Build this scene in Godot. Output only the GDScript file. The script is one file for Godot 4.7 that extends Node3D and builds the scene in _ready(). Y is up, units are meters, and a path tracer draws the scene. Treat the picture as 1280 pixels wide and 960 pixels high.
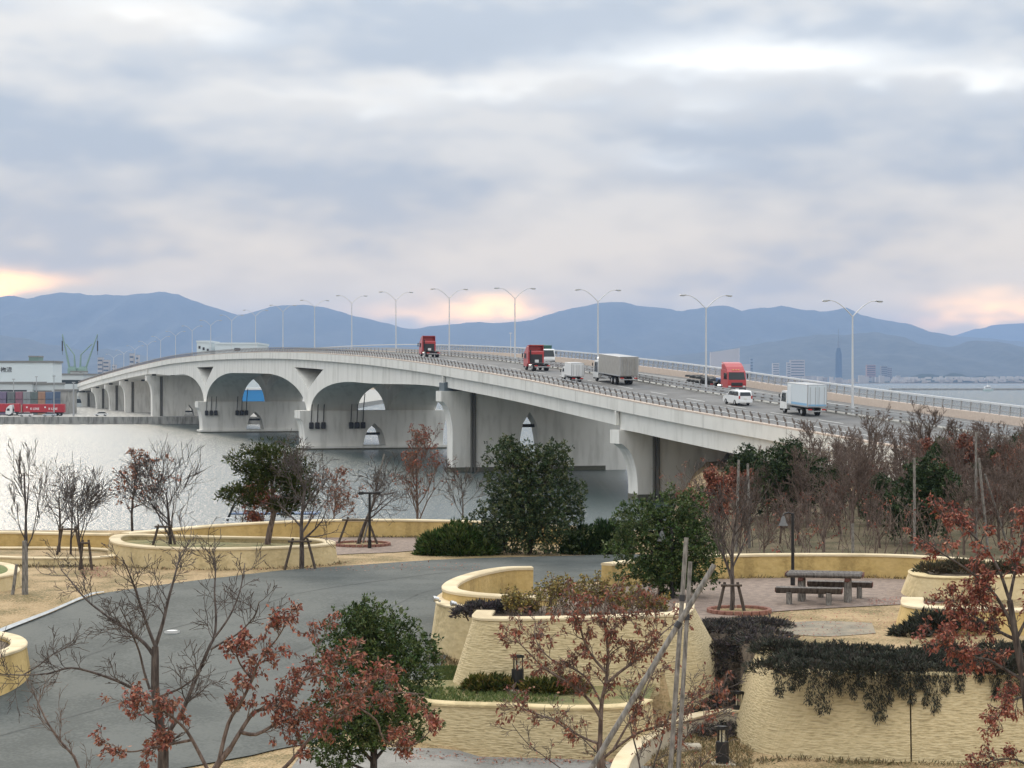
extends Node3D
# Park above a bay with a long concrete road bridge, mountains behind, overcast evening sky.
const F := 2600.0          # focal length of the photograph in its own pixels
const EYE := 14.1          # eye height above the water
var taken := {}
var M := {}
var rng := RandomNumberGenerator.new()
var bridge: Node3D

# ------------------------------------------------------------------ mesh buffer
class MB:
	var v := PackedVector3Array()
	var n := PackedVector3Array()
	var c := PackedColorArray()
	var ix := PackedInt32Array()
	var colored := false
	var col := Color(1, 1, 1)
	func vert(p: Vector3, nn: Vector3) -> int:
		v.append(p); n.append(nn)
		if colored: c.append(col)
		return v.size() - 1
	func tri(a: Vector3, b: Vector3, d: Vector3) -> void:   # counter-clockwise seen from outside
		var nn := (b - a).cross(d - a).normalized()
		var i := v.size()
		v.append(a); v.append(b); v.append(d)
		n.append(nn); n.append(nn); n.append(nn)
		if colored:
			c.append(col); c.append(col); c.append(col)
		ix.append(i); ix.append(i + 2); ix.append(i + 1)
	func quad(a: Vector3, b: Vector3, d: Vector3, e: Vector3) -> void:
		var nn := (d - a).cross(e - b).normalized()
		var i := v.size()
		v.append(a); v.append(b); v.append(d); v.append(e)
		n.append(nn); n.append(nn); n.append(nn); n.append(nn)
		if colored:
			c.append(col); c.append(col); c.append(col); c.append(col)
		ix.append(i); ix.append(i + 2); ix.append(i + 1)
		ix.append(i); ix.append(i + 3); ix.append(i + 2)
	func away(pts: Array, from: Vector3) -> void:            # flat convex face turned away from a point
		var a: Vector3 = pts[0]; var b: Vector3 = pts[1]; var d: Vector3 = pts[2]
		var nn := (b - a).cross(d - a)
		var m := Vector3.ZERO
		for p in pts: m += p
		m /= pts.size()
		var q := pts
		if nn.dot(m - from) < 0.0:
			q = pts.duplicate(); q.reverse()
		if q.size() == 4: quad(q[0], q[1], q[2], q[3])
		else:
			for i in range(1, q.size() - 1): tri(q[0], q[i], q[i + 1])
	func box(o: Vector3, s: Vector3, b := Basis(), bev := 0.0) -> void:
		var h := s * 0.5
		var P := func(x, y, z): return o + b * Vector3(x, y, z)
		if bev <= 0.0:
			for ax in 3:
				for sg in [-1.0, 1.0]:
					var pts := []
					for k in [[-1, -1], [1, -1], [1, 1], [-1, 1]]:
						var q := Vector3.ZERO
						q[ax] = h[ax] * sg; q[(ax + 1) % 3] = h[(ax + 1) % 3] * k[0]; q[(ax + 2) % 3] = h[(ax + 2) % 3] * k[1]
						pts.append(o + b * q)
					away(pts, o)
			return
		var e: float = min(bev, min(h.x, min(h.y, h.z)) * 0.9)
		for ax in 3:
			var a1 := (ax + 1) % 3
			var a2 := (ax + 2) % 3
			for sg in [-1.0, 1.0]:
				var pts := []
				for k in [[-1, -1], [1, -1], [1, 1], [-1, 1]]:
					var q := Vector3.ZERO
					q[ax] = h[ax] * sg; q[a1] = (h[a1] - e) * k[0]; q[a2] = (h[a2] - e) * k[1]
					pts.append(o + b * q)
				away(pts, o)
				for sh in [-1.0, 1.0]:
					var pe := []
					for kk in [[0, -1], [0, 1], [1, 1], [1, -1]]:
						var q2 := Vector3.ZERO
						q2[a2] = (h[a2] - e) * kk[1]
						if kk[0] == 0: q2[ax] = h[ax] * sg; q2[a1] = (h[a1] - e) * sh
						else: q2[ax] = (h[ax] - e) * sg; q2[a1] = h[a1] * sh
						pe.append(o + b * q2)
					away(pe, o)
		for sx in [-1.0, 1.0]:
			for sy in [-1.0, 1.0]:
				for sz in [-1.0, 1.0]:
					away([P.call(h.x * sx, (h.y - e) * sy, (h.z - e) * sz), P.call((h.x - e) * sx, h.y * sy, (h.z - e) * sz), P.call((h.x - e) * sx, (h.y - e) * sy, h.z * sz)], o)
	# polygon (u,v) in the plane of ax, ay, pushed along dv
	func prism(poly: PackedVector2Array, o: Vector3, ax: Vector3, ay: Vector3, dv: Vector3) -> void:
		var pts := []
		for p in poly: pts.append(o + ax * p.x + ay * p.y)
		var t := Geometry2D.triangulate_polygon(poly)
		for i in range(0, t.size(), 3):
			var a: Vector3 = pts[t[i]]; var b: Vector3 = pts[t[i + 1]]; var d: Vector3 = pts[t[i + 2]]
			if (b - a).cross(d - a).dot(dv) > 0.0:
				tri(a, d, b); tri(a + dv, b + dv, d + dv)
			else:
				tri(a, b, d); tri(a + dv, d + dv, b + dv)
		var ccw := not Geometry2D.is_polygon_clockwise(poly)
		var flip := (ax.cross(ay).dot(dv) > 0.0) == ccw
		for i in pts.size():
			var a: Vector3 = pts[i]; var b: Vector3 = pts[(i + 1) % pts.size()]
			if flip: quad(a, b, b + dv, a + dv)
			else: quad(b, a, a + dv, b + dv)
	func tube(p: Array, r: Array, sides := 6, cap := true) -> void:
		var m := p.size()
		if m < 2: return
		var first := v.size()
		var t0: Vector3 = (p[1] - p[0]).normalized()
		var up := Vector3.UP if absf(t0.y) < 0.9 else Vector3.RIGHT
		var s := t0.cross(up).normalized()
		for i in m:
			var t: Vector3 = (p[min(i + 1, m - 1)] - p[max(i - 1, 0)]).normalized()
			s = (s - t * s.dot(t)).normalized()
			var w := t.cross(s)
			for k in sides:
				var a := TAU * k / sides
				var nn := s * cos(a) + w * sin(a)
				v.append(p[i] + nn * r[i]); n.append(nn)
				if colored: c.append(col)
		for i in m - 1:
			for k in sides:
				var a := first + i * sides + k
				var b := first + i * sides + (k + 1) % sides
				ix.append(a); ix.append(a + sides); ix.append(b)
				ix.append(b); ix.append(a + sides); ix.append(b + sides)
		if cap and sides > 3:
			for e in 2:
				var base := first + (m - 1) * sides * e
				var cc: Vector3 = p[0] if e == 0 else p[m - 1]
				var nn2: Vector3 = -(p[1] - p[0]).normalized() if e == 0 else (p[m - 1] - p[m - 2]).normalized()
				var ci := vert(cc, nn2)
				var ring := []
				for k in sides: ring.append(vert(v[base + k], nn2))
				for k in sides:
					if e == 0: ix.append(ci); ix.append(ring[k]); ix.append(ring[(k + 1) % sides])
					else: ix.append(ci); ix.append(ring[(k + 1) % sides]); ix.append(ring[k])
	func leaf(p: Vector3, d: Vector3, s: Vector3, len_: float, w: float) -> void:
		var up := d.cross(s)
		var a := p + d * (len_ * 0.45) + s * w + up * (w * 0.35)
		var b := p + d * (len_ * 0.45) - s * w + up * (w * 0.35)
		var e := p + d * len_
		var i := v.size()
		var nn := up.normalized()
		v.append(p); v.append(a); v.append(e); v.append(b)
		n.append(nn); n.append((nn + s * -0.4).normalized()); n.append(nn); n.append((nn + s * 0.4).normalized())
		if colored:
			c.append(col); c.append(col); c.append(col); c.append(col)
		ix.append(i); ix.append(i + 1); ix.append(i + 2)
		ix.append(i); ix.append(i + 2); ix.append(i + 3)
	func mesh() -> ArrayMesh:
		var arr := []
		arr.resize(Mesh.ARRAY_MAX)
		arr[Mesh.ARRAY_VERTEX] = v; arr[Mesh.ARRAY_NORMAL] = n
		if colored: arr[Mesh.ARRAY_COLOR] = c
		arr[Mesh.ARRAY_INDEX] = ix
		var am := ArrayMesh.new()
		am.add_surface_from_arrays(Mesh.PRIMITIVE_TRIANGLES, arr)
		return am

# ------------------------------------------------------------------ scene helpers
func numbered(called: String) -> String:
	if not taken.has(called):
		taken[called] = 0
		return called
	taken[called] += 1
	return "%s_%03d" % [called, taken[called]]
func put(mb: MB, called: String, mat: Material, parent: Node = null) -> MeshInstance3D:
	var o := MeshInstance3D.new()
	o.mesh = mb.mesh()
	o.material_override = mat
	if parent == null:
		o.name = numbered(called); add_child(o)
	else:
		o.name = called; parent.add_child(o, true)
	return o
func put_mesh(m: Mesh, called: String, mat: Material, parent: Node, at := Transform3D()) -> MeshInstance3D:
	var o := MeshInstance3D.new()
	o.mesh = m; o.material_override = mat; o.name = called
	parent.add_child(o, true); o.transform = at
	return o
func tag(o: Node, label: String, category: String, group := "") -> void:
	o.set_meta("label", label); o.set_meta("category", category)
	if group != "": o.set_meta("group", group)
func thing(called: String, label: String, category: String, at := Vector3.ZERO, turn := 0.0, group := "") -> Node3D:
	var o := Node3D.new()
	o.name = numbered(called); add_child(o)
	o.position = at; o.rotation.y = turn
	tag(o, label, category, group)
	return o
func copy(src: Node3D, at: Vector3, turn: float, scale_ := Vector3.ONE, label := "", group := "") -> Node3D:
	var base := String(src.name)
	if base.length() > 4 and base[base.length() - 4] == "_" and base.right(3).is_valid_int(): base = base.left(base.length() - 4)
	var o: Node3D = src.duplicate()
	o.name = numbered(base); add_child(o)
	o.position = at; o.rotation = Vector3(0, turn, 0); o.scale = scale_
	if label != "": o.set_meta("label", label)
	if group != "": o.set_meta("group", group)
	return o
func setting(mb: MB, called: String, mat: Material) -> MeshInstance3D:
	var o := put(mb, called, mat)
	o.set_meta("kind", "structure")
	return o
func stuff(o: Node) -> void: o.set_meta("kind", "stuff")
func W(x: float, d: float, y: float) -> Vector3: return Vector3(x, y, -d)
func pt(px: float, d: float, y: float) -> Vector3: return Vector3((px - 640.0) / F * d, y, -d)
func pp(px: float, py: float, d: float) -> Vector3: return Vector3((px - 640.0) / F * d, EYE - (py - 475.0) / F * d, -d)
func onground(px: float, d: float, dy := 0.0) -> Vector3:
	var x := (px - 640.0) / F * d
	return Vector3(x, ground_y(x, d) + dy, -d)
func ss(a: float, b: float, x: float) -> float: return smoothstep(a, b, x)

# ------------------------------------------------------------------ materials
func lin(c: Color) -> Color: return c.linear_to_srgb()
func noise_img(w: int, h: int, freq: float, oct: int, seed_: int, kind := FastNoiseLite.TYPE_SIMPLEX_SMOOTH) -> Image:
	var f := FastNoiseLite.new()
	f.noise_type = kind; f.seed = seed_; f.frequency = freq
	f.fractal_type = FastNoiseLite.FRACTAL_FBM; f.fractal_octaves = oct; f.fractal_gain = 0.55
	var im := f.get_seamless_image(w, h)
	im.convert(Image.FORMAT_L8)
	return im
func ramp(im: Image, cols: Array, gain := 1.0, speckle := 0.0) -> ImageTexture:
	var sr := RandomNumberGenerator.new(); sr.seed = 9
	var d := im.get_data()
	var out := PackedByteArray()
	out.resize(d.size() * 3)
	var lut := []
	for i in 256:
		var t: float = clampf(0.5 + (i / 255.0 - 0.5) * gain, 0, 0.9999) * (cols.size() - 1)
		var k := int(t)
		var cc: Color = cols[k].lerp(cols[k + 1], t - k)
		cc = cc.linear_to_srgb()
		lut.append([int(clampf(cc.r, 0, 1) * 255), int(clampf(cc.g, 0, 1) * 255), int(clampf(cc.b, 0, 1) * 255)])
	for i in d.size():
		var l: Array = lut[d[i] if speckle == 0.0 else clampi(d[i] + int(sr.randf_range(-1, 1) * speckle * 255.0), 0, 255)]
		out[i * 3] = l[0]; out[i * 3 + 1] = l[1]; out[i * 3 + 2] = l[2]
	var o := Image.create_from_data(im.get_width(), im.get_height(), false, Image.FORMAT_RGB8, out)
	return ImageTexture.create_from_image(o)
func norm_of(im: Image, strength: float) -> ImageTexture:
	var q: Image = im.duplicate()
	q.convert(Image.FORMAT_RGBA8)
	q.bump_map_to_normal_map(strength)
	return ImageTexture.create_from_image(q)
func plain(c: Color, rough := 0.7, metal := 0.0) -> StandardMaterial3D:
	var m := StandardMaterial3D.new()
	m.albedo_color = lin(c); m.roughness = rough; m.metallic = metal
	return m
func tri_mat(tex: Texture2D, scale_: float, rough := 0.9, nrm: Texture2D = null, ns := 1.0) -> StandardMaterial3D:
	var m := StandardMaterial3D.new()
	m.albedo_texture = tex; m.roughness = rough
	m.uv1_triplanar = true; m.uv1_world_triplanar = true
	m.uv1_scale = Vector3.ONE * scale_
	if nrm:
		m.normal_enabled = true; m.normal_texture = nrm; m.normal_scale = ns
	return m
func vcol(rough := 0.8, back := 0.0) -> StandardMaterial3D:
	var m := StandardMaterial3D.new()
	m.vertex_color_use_as_albedo = true; m.roughness = rough
	if back > 0.0:
		m.backlight_enabled = true; m.backlight = Color(back, back, back)
	return m
func make_materials() -> void:
	var fine := noise_img(256, 256, 0.03, 5, 1)
	var coarse := noise_img(256, 256, 0.012, 5, 2)
	var grain := noise_img(256, 256, 0.15, 3, 3)
	var streak := noise_img(512, 96, 0.02, 4, 4)
	streak.resize(256, 256, Image.INTERPOLATE_CUBIC)
	var ribs := noise_img(72, 512, 0.055, 4, 5)
	ribs.resize(256, 256, Image.INTERPOLATE_CUBIC)
	M.concrete = tri_mat(ramp(streak, [Color(.20, .195, .18), Color(.33, .325, .30), Color(.40, .39, .365)], 1.7), 0.07, 0.9)
	M.pier = tri_mat(ramp(streak, [Color(.57, .56, .52), Color(.73, .72, .68), Color(.76, .75, .71)], 1.5), 0.05, 0.92)
	M.fascia = tri_mat(ramp(streak, [Color(.60, .59, .55), Color(.74, .73, .69), Color(.77, .76, .72)], 1.2), 0.05, 0.85)
	M.parapet_pink = tri_mat(ramp(fine, [Color(.56, .46, .38), Color(.66, .55, .47)], 1.5), 0.3, 0.9)
	M.asphalt = tri_mat(ramp(coarse, [Color(.038, .046, .043), Color(.058, .067, .063), Color(.078, .086, .08)], 2.2, .3), 0.09, 0.88)
	M.deck_asphalt = tri_mat(ramp(coarse, [Color(.09, .09, .09), Color(.125, .125, .125), Color(.15, .15, .15)], 1.3, .3), 0.06, 0.88)
	M.lawn = tri_mat(ramp(coarse, [Color(.13, .105, .04), Color(.30, .20, .095), Color(.37, .25, .125), Color(.40, .29, .16)], 1.9, .45), 0.16, 0.95, norm_of(grain, 3.0), 0.6)
	M.turf = tri_mat(ramp(coarse, [Color(.10, .11, .035), Color(.19, .17, .065), Color(.27, .21, .09)], 1.9, .4), 0.3, 0.95, norm_of(grain, 3.0), 0.7)
	M.green = tri_mat(ramp(fine, [Color(.06, .10, .02), Color(.12, .17, .04), Color(.20, .19, .08)], 1.9, .4), 0.5, 0.95, norm_of(grain, 3.0), 0.8)
	M.litter = tri_mat(ramp(coarse, [Color(.055, .05, .02), Color(.10, .085, .04), Color(.13, .10, .055), Color(.17, .13, .075)], 2.0, .45), 0.2, 0.95, norm_of(grain, 3.0), 0.8)
	M.soil = tri_mat(ramp(fine, [Color(.05, .035, .022), Color(.12, .085, .055), Color(.17, .13, .09)], 1.8, .4), 0.7, 0.95, norm_of(grain, 3.0), 0.8)
	M.paving = tri_mat(ramp(fine, [Color(.15, .11, .088), Color(.215, .158, .125), Color(.26, .195, .155)], 2.2, .3), 0.4, 0.85, norm_of(grain, 2.0), 0.5)
	M.path = tri_mat(ramp(coarse, [Color(.16, .155, .14), Color(.24, .23, .21)], 1.6, .4), 0.3, 0.9, norm_of(grain, 2.0), 0.4)
	M.stucco = tri_mat(ramp(streak, [Color(.37, .26, .10), Color(.55, .395, .155), Color(.61, .445, .19)], 1.6, .12), 0.11, 0.92, norm_of(grain, 1.6), 0.4)
	M.stucco_pale = tri_mat(ramp(streak, [Color(.39, .305, .16), Color(.55, .435, .235), Color(.61, .49, .285)], 1.6, .2), 0.11, 0.92, norm_of(grain, 2.0), 0.5)
	M.coping = tri_mat(ramp(coarse, [Color(.48, .385, .235), Color(.62, .51, .325), Color(.66, .55, .37)], 1.6), 0.2, 0.88, norm_of(grain, 1.2), 0.3)
	M.ribbed = tri_mat(ramp(ribs, [Color(.31, .245, .135), Color(.50, .40, .225), Color(.59, .48, .285), Color(.63, .525, .325)], 1.5), 0.8, 0.95, norm_of(ribs, 6.0), 0.9)
	M.stone = tri_mat(ramp(fine, [Color(.36, .31, .23), Color(.52, .46, .36)], 1.6), 0.5, 0.95, norm_of(grain, 2.0), 0.6)
	M.brick = tri_mat(ramp(fine, [Color(.20, .085, .06), Color(.30, .15, .11)], 1.8), 1.5, 0.9)
	M.kerb = tri_mat(ramp(fine, [Color(.30, .32, .33), Color(.42, .44, .45)], 1.6), 0.6, 0.9)
	M.bark = tri_mat(ramp(streak, [Color(.035, .027, .024), Color(.085, .068, .06), Color(.14, .115, .10)], 1.8), 1.6, 0.95, norm_of(streak, 4.0), 0.8)
	M.bark_dark = tri_mat(ramp(streak, [Color(.022, .018, .018), Color(.055, .045, .043), Color(.09, .075, .07)], 1.8), 1.6, 0.95)
	M.bark_brown = tri_mat(ramp(streak, [Color(.065, .045, .036), Color(.14, .10, .08), Color(.20, .15, .125)], 1.8), 1.6, 0.95)
	M.pole_wood = tri_mat(ramp(streak, [Color(.10, .092, .082), Color(.20, .185, .165), Color(.28, .26, .235)], 1.8), 2.2, 0.9, norm_of(streak, 4.0), 0.7)
	M.stake_wood = tri_mat(ramp(streak, [Color(.05, .038, .03), Color(.11, .085, .068)], 1.6), 2.0, 0.95)
	M.log_end = tri_mat(ramp(fine, [Color(.10, .04, .03), Color(.18, .075, .06)], 1.6), 3.0, 0.85)
	M.log_top = tri_mat(ramp(streak, [Color(.05, .043, .038), Color(.12, .105, .095), Color(.17, .155, .14)], 1.7), 1.4, 0.9)
	M.leaf = vcol(0.55, 0.35)
	M.dry_leaf = vcol(0.75, 0.3)
	M.needle = vcol(0.8, 0.15)
	M.needle.metallic_specular = 0.15
	M.leaf.metallic_specular = 0.35
	M.seam = plain(Color(.045, .05, .048), .9)
	M.tide = tri_mat(ramp(fine, [Color(.07, .07, .05), Color(.14, .135, .10)], 1.8), 0.5, 0.9)
	M.joint = plain(Color(.33, .32, .30), .9)
	M.slab = tri_mat(ramp(coarse, [Color(.17, .15, .115), Color(.235, .205, .155), Color(.29, .24, .17)], 1.8, .4), 0.4, 0.95)
	M.black = plain(Color(.012, .012, .013), 0.45)
	M.dark = plain(Color(.03, .03, .032), 0.6)
	M.rubber = plain(Color(.018, .018, .018), 0.85)
	M.steel = plain(Color(.58, .60, .62), 0.5, 0.1)
	M.galv = plain(Color(.38, .39, .40), 0.5, 0.2)
	M.rail_brown = plain(Color(.17, .145, .13), 0.6)
	M.slot_dark = plain(Color(.12, .115, .10), 0.8)  # dark tone imitating the shaded slot in the pier face
	M.rail_white = plain(Color(.62, .64, .66), 0.5)
	M.white = plain(Color(.72, .73, .73), 0.35)
	M.paint_white = plain(Color(.62, .62, .60), 0.8)
	M.mark_white = tri_mat(ramp(fine, [Color(.40, .40, .39), Color(.62, .62, .60)], 2.0), 0.8, 0.85)
	M.red = plain(Color(.42, .018, .022), 0.35)
	M.red.clearcoat_enabled = true
	M.glass = plain(Color(.02, .028, .032), 0.08)
	M.chrome = plain(Color(.6, .6, .6), 0.25, 0.8)
	M.box_white = plain(Color(.60, .66, .70), 0.45)
	M.box_grey = tri_mat(ramp(streak, [Color(.28, .27, .25), Color(.36, .35, .33)], 1.5), 0.5, 0.6)
	M.tail_red = plain(Color(.45, .02, .015), 0.3)
	M.amber = plain(Color(.6, .25, .03), 0.3)
	M.shade_glass = plain(Color(.22, .23, .24), 0.12)
	M.lamp_glass = plain(Color(.70, .72, .70), 0.15)
# ------------------------------------------------------------------ sky
func blob(az: float, el: float, ca: float, ce: float, ra: float, re: float) -> float:
	var a := (az - ca) / ra
	var e := (el - ce) / re
	return exp(-(a * a + e * e))
func make_sky() -> ImageTexture:
	var w := 2048
	var h := 2048
	var f1 := FastNoiseLite.new(); f1.seed = 11; f1.frequency = 1.0; f1.fractal_octaves = 5; f1.fractal_gain = 0.5
	var f2 := FastNoiseLite.new(); f2.seed = 29; f2.frequency = 1.0; f2.fractal_octaves = 3
	var f3 := FastNoiseLite.new(); f3.seed = 47; f3.frequency = 1.0; f3.fractal_octaves = 4; f3.fractal_gain = 0.6
	var rows := h / 2 + 8
	var out := PackedFloat32Array()
	out.resize(w * rows * 3)
	for j in rows:
		var el := PI * 0.5 - (j + 0.5) / h * PI
		var ce := cos(el)
		var se: float = maxf(sin(el), 0.0)
		var step := 1 if el < 0.26 else (2 if el < 0.6 else 4)
		# an overcast sky is about three times as bright overhead as at the horizon
		var lum := (1.0 + 3.0 * se) * 0.72
		var i := 0
		while i < w:
			var az := wrapf((i + 0.5) / w * TAU, -PI, PI)     # the panorama's left edge looks along -z
			var x := sin(az) * ce
			var z := cos(az) * ce
			var a := f1.get_noise_3d(x * 7.0, se * 24.0, z * 7.0)
			var b := f2.get_noise_3d(x * 3.0 + 31.0, se * 11.0, z * 3.0 - 7.0)
			var d := f3.get_noise_3d(x * 22.0, se * 55.0, z * 22.0)
			var den := clampf(0.55 + a * 0.85 + b * 0.75 + d * 0.45, 0.0, 1.0)     # thick cloud = 1
			var thin := 1.0 - den
			var c := Vector3(0.52, 0.565, 0.615).lerp(Vector3(0.82, 0.795, 0.745), clampf(thin * 1.3 - .14, 0, 1)) * lum
			# breaks seen in the photograph: a bright one high on the right, low gold gaps over the ridge
			var wob := a * 0.9 + d * 0.5
			var e2 := el + wob * 0.018
			var br: float = blob(az, e2, 0.115, 0.155, 0.075, 0.010) * 1.1 + blob(az, e2, 0.02, 0.142, 0.10, 0.006) * 0.5 + blob(az, e2, 0.215, 0.142, 0.06, 0.007) * 0.8 + blob(az, e2, -0.17, 0.172, 0.05, 0.008) * 0.6 + blob(az, e2, -0.215, 0.182, 0.05, 0.006) * 0.45 + blob(az, e2, 0.09, 0.132, 0.03, 0.005) * 0.4 + blob(az, e2, -0.09, 0.133, 0.05, 0.005) * 0.4 + blob(az, e2, 0.07, 0.108, 0.03, 0.006) * 0.35
			br *= clampf(0.8 + wob * 1.6, 0.15, 1.4)
			c += Vector3(0.55, 0.50, 0.40) * clampf(br, 0, 1.3) * 1.15
			var e3 := el + d * 0.008 + a * 0.010
			var gold: float = blob(az, e3, -0.245, 0.047, 0.03, 0.0048) * 1.0 + blob(az, e3, -0.29, 0.05, 0.045, 0.0065) * 0.8 + blob(az, e3, -0.01, 0.037, 0.024, 0.0048) * 1.0 + blob(az, e3, -0.045, 0.031, 0.03, 0.004) * 0.6 + blob(az, e3, 0.222, 0.031, 0.027, 0.006) * 1.1 + blob(az, e3, 0.28, 0.033, 0.05, 0.006) * 0.6
			c += GOLD * clampf(gold, 0, 1.2) * clampf(1.0 + (a + d) * 1.3, .35, 1.5)
			c += WARM * exp(-pow((el - .03) / .05, 2.0)) * clampf(0.6 + thin, 0, 1)
			for q in step:
				var o: int = (j * w + mini(i + q, w - 1)) * 3
				out[o] = c.x; out[o + 1] = c.y; out[o + 2] = c.z
			i += step
	var rest := PackedFloat32Array()
	rest.resize(w * 3)
	for i2 in w:
		rest[i2 * 3] = .16; rest[i2 * 3 + 1] = .17; rest[i2 * 3 + 2] = .18
	for j2 in h - rows: out.append_array(rest)
	var im := Image.create_from_data(w, h, false, Image.FORMAT_RGBF, out.to_byte_array())
	return ImageTexture.create_from_image(im)
const GOLD := Vector3(2.5, 1.15, 0.15)
const WARM := Vector3(0.62, 0.37, 0.06)

# ------------------------------------------------------------------ ground
func ground_y(x: float, d: float) -> float:
	var left := lerpf(-7.6, -6.0, clampf((d - 42.0) / 16.0, 0, 1))
	var k1 := ss(3.3, 4.1, x)
	var k2 := ss(5.45, 6.0, x)
	var edge := lerpf(lerpf(46.1, 48.0, k1), 43.0, k2)
	var hw := lerpf(lerpf(0.25, 2.0, k1), 0.25, k2)
	var right := lerpf(-7.7, -6.0, ss(edge - hw, edge + hw, d))
	var e := lerpf(left, right, ss(-1.25, -0.75, x))
	# wooded ground to the right of the plaza, then the low fill below the bridge approach
	var wood := ss(6.0, 12.0, x)
	e = lerpf(e, -5.4, wood * ss(66, 84, d))
	e = lerpf(e, -9.6, wood * ss(98, 122, d))
	# shore
	var sd := maxf(83.0 - d, minf(x - 7.0 - maxf(0.0, d - 83.0) * 0.1, 262.0 - d))
	e = lerpf(-16.5, e, ss(-6.0, 0.0, sd))
	return EYE + e
func steps(list: Array) -> PackedFloat32Array:      # [from, step, to, step, to ...]
	var o := PackedFloat32Array()
	var x: float = list[0]
	var i := 1
	while i < list.size():
		while x < list[i + 1] - 0.001:
			o.append(x); x += list[i]
		x = list[i + 1]
		i += 2
	o.append(x)
	return o
func build_ground() -> void:
	var xs := steps([-75.0, 3.0, -24.0, 1.0, -6.0, 0.3, 7.0, 0.5, 14.0, 1.5, 50.0, 6.0, 134.0])
	var ds := steps([4.0, 1.5, 34.0, 0.5, 62.0, 1.0, 96.0, 4.0, 280.0])
	var mb := MB.new()
	for d in ds:
		for x in xs:
			var y := ground_y(x, d)
			var nx := ground_y(x - 0.3, d) - ground_y(x + 0.3, d)
			var nz := -(ground_y(x, d - 0.3) - ground_y(x, d + 0.3))
			mb.vert(W(x, d, y), Vector3(nx, 0.6, nz).normalized())
	var nxs := xs.size()
	for j in ds.size() - 1:
		for i in nxs - 1:
			var a := j * nxs + i
			for q in [a, a + nxs, a + 1, a + 1, a + nxs, a + nxs + 1]: mb.ix.append(q)
	setting(mb, "ground", M.lawn)
# sheet between two edges (photo column, distance), laid on the ground
func strip(called: String, ea: Array, eb: Array, nu: int, nv: int, off: float, mat: Material) -> MeshInstance3D:
	var mb := MB.new()
	for i in nu + 1:
		var a := along(ea, float(i) / nu)
		var b := along(eb, float(i) / nu)
		for j in nv + 1:
			var p := a.lerp(b, float(j) / nv)
			var y := ground_y(p.x, p.y)
			for q in [Vector2(.25, 0), Vector2(-.25, 0), Vector2(0, .25), Vector2(0, -.25)]: y = maxf(y, ground_y(p.x + q.x, p.y + q.y) - 0.03)
			mb.vert(W(p.x, p.y, y + off), Vector3(0, 1, 0))
	var e0: Vector3 = mb.v[nv + 1] - mb.v[0]
	var e1: Vector3 = mb.v[1] - mb.v[0]
	var flip := e0.cross(e1).y > 0.0
	for i in nu:
		for j in nv:
			var a := i * (nv + 1) + j
			for q in ([a, a + 1, a + nv + 1, a + 1, a + nv + 2, a + nv + 1] if flip else [a, a + nv + 1, a + 1, a + 1, a + nv + 1, a + nv + 2]): mb.ix.append(q)
	return setting(mb, called, mat)
func xd(list: Array) -> Array:       # photo columns and distances to ground points
	var o := []
	for p in list: o.append(Vector2((p[0] - 640.0) / F * p[1], p[1]))
	return o
func along(pts: Array, t: float) -> Vector2:
	var f := t * (pts.size() - 1)
	var i := mini(int(f), pts.size() - 2)
	return catmull(pts, i, f - i)
func catmull(p: Array, i: int, t: float) -> Vector2:
	var a: Vector2 = p[max(i - 1, 0)]; var b: Vector2 = p[i]; var c: Vector2 = p[i + 1]; var d: Vector2 = p[min(i + 2, p.size() - 1)]
	return 0.5 * (2.0 * b + (c - a) * t + (2.0 * a - 5.0 * b + 4.0 * c - d) * t * t + (3.0 * b - a - 3.0 * c + d) * t * t * t)
func smooth_path(p: Array, per: int, closed := false) -> Array:
	var q := p.duplicate()
	var o := []
	if closed:
		q = [p[p.size() - 1]] + p + [p[0], p[1]]
		for i in range(1, q.size() - 2):
			for k in per: o.append(catmull(q, i, float(k) / per))
		return o
	for i in q.size() - 1:
		for k in per: o.append(catmull(q, i, float(k) / per))
	o.append(q[q.size() - 1])
	return o

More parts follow.
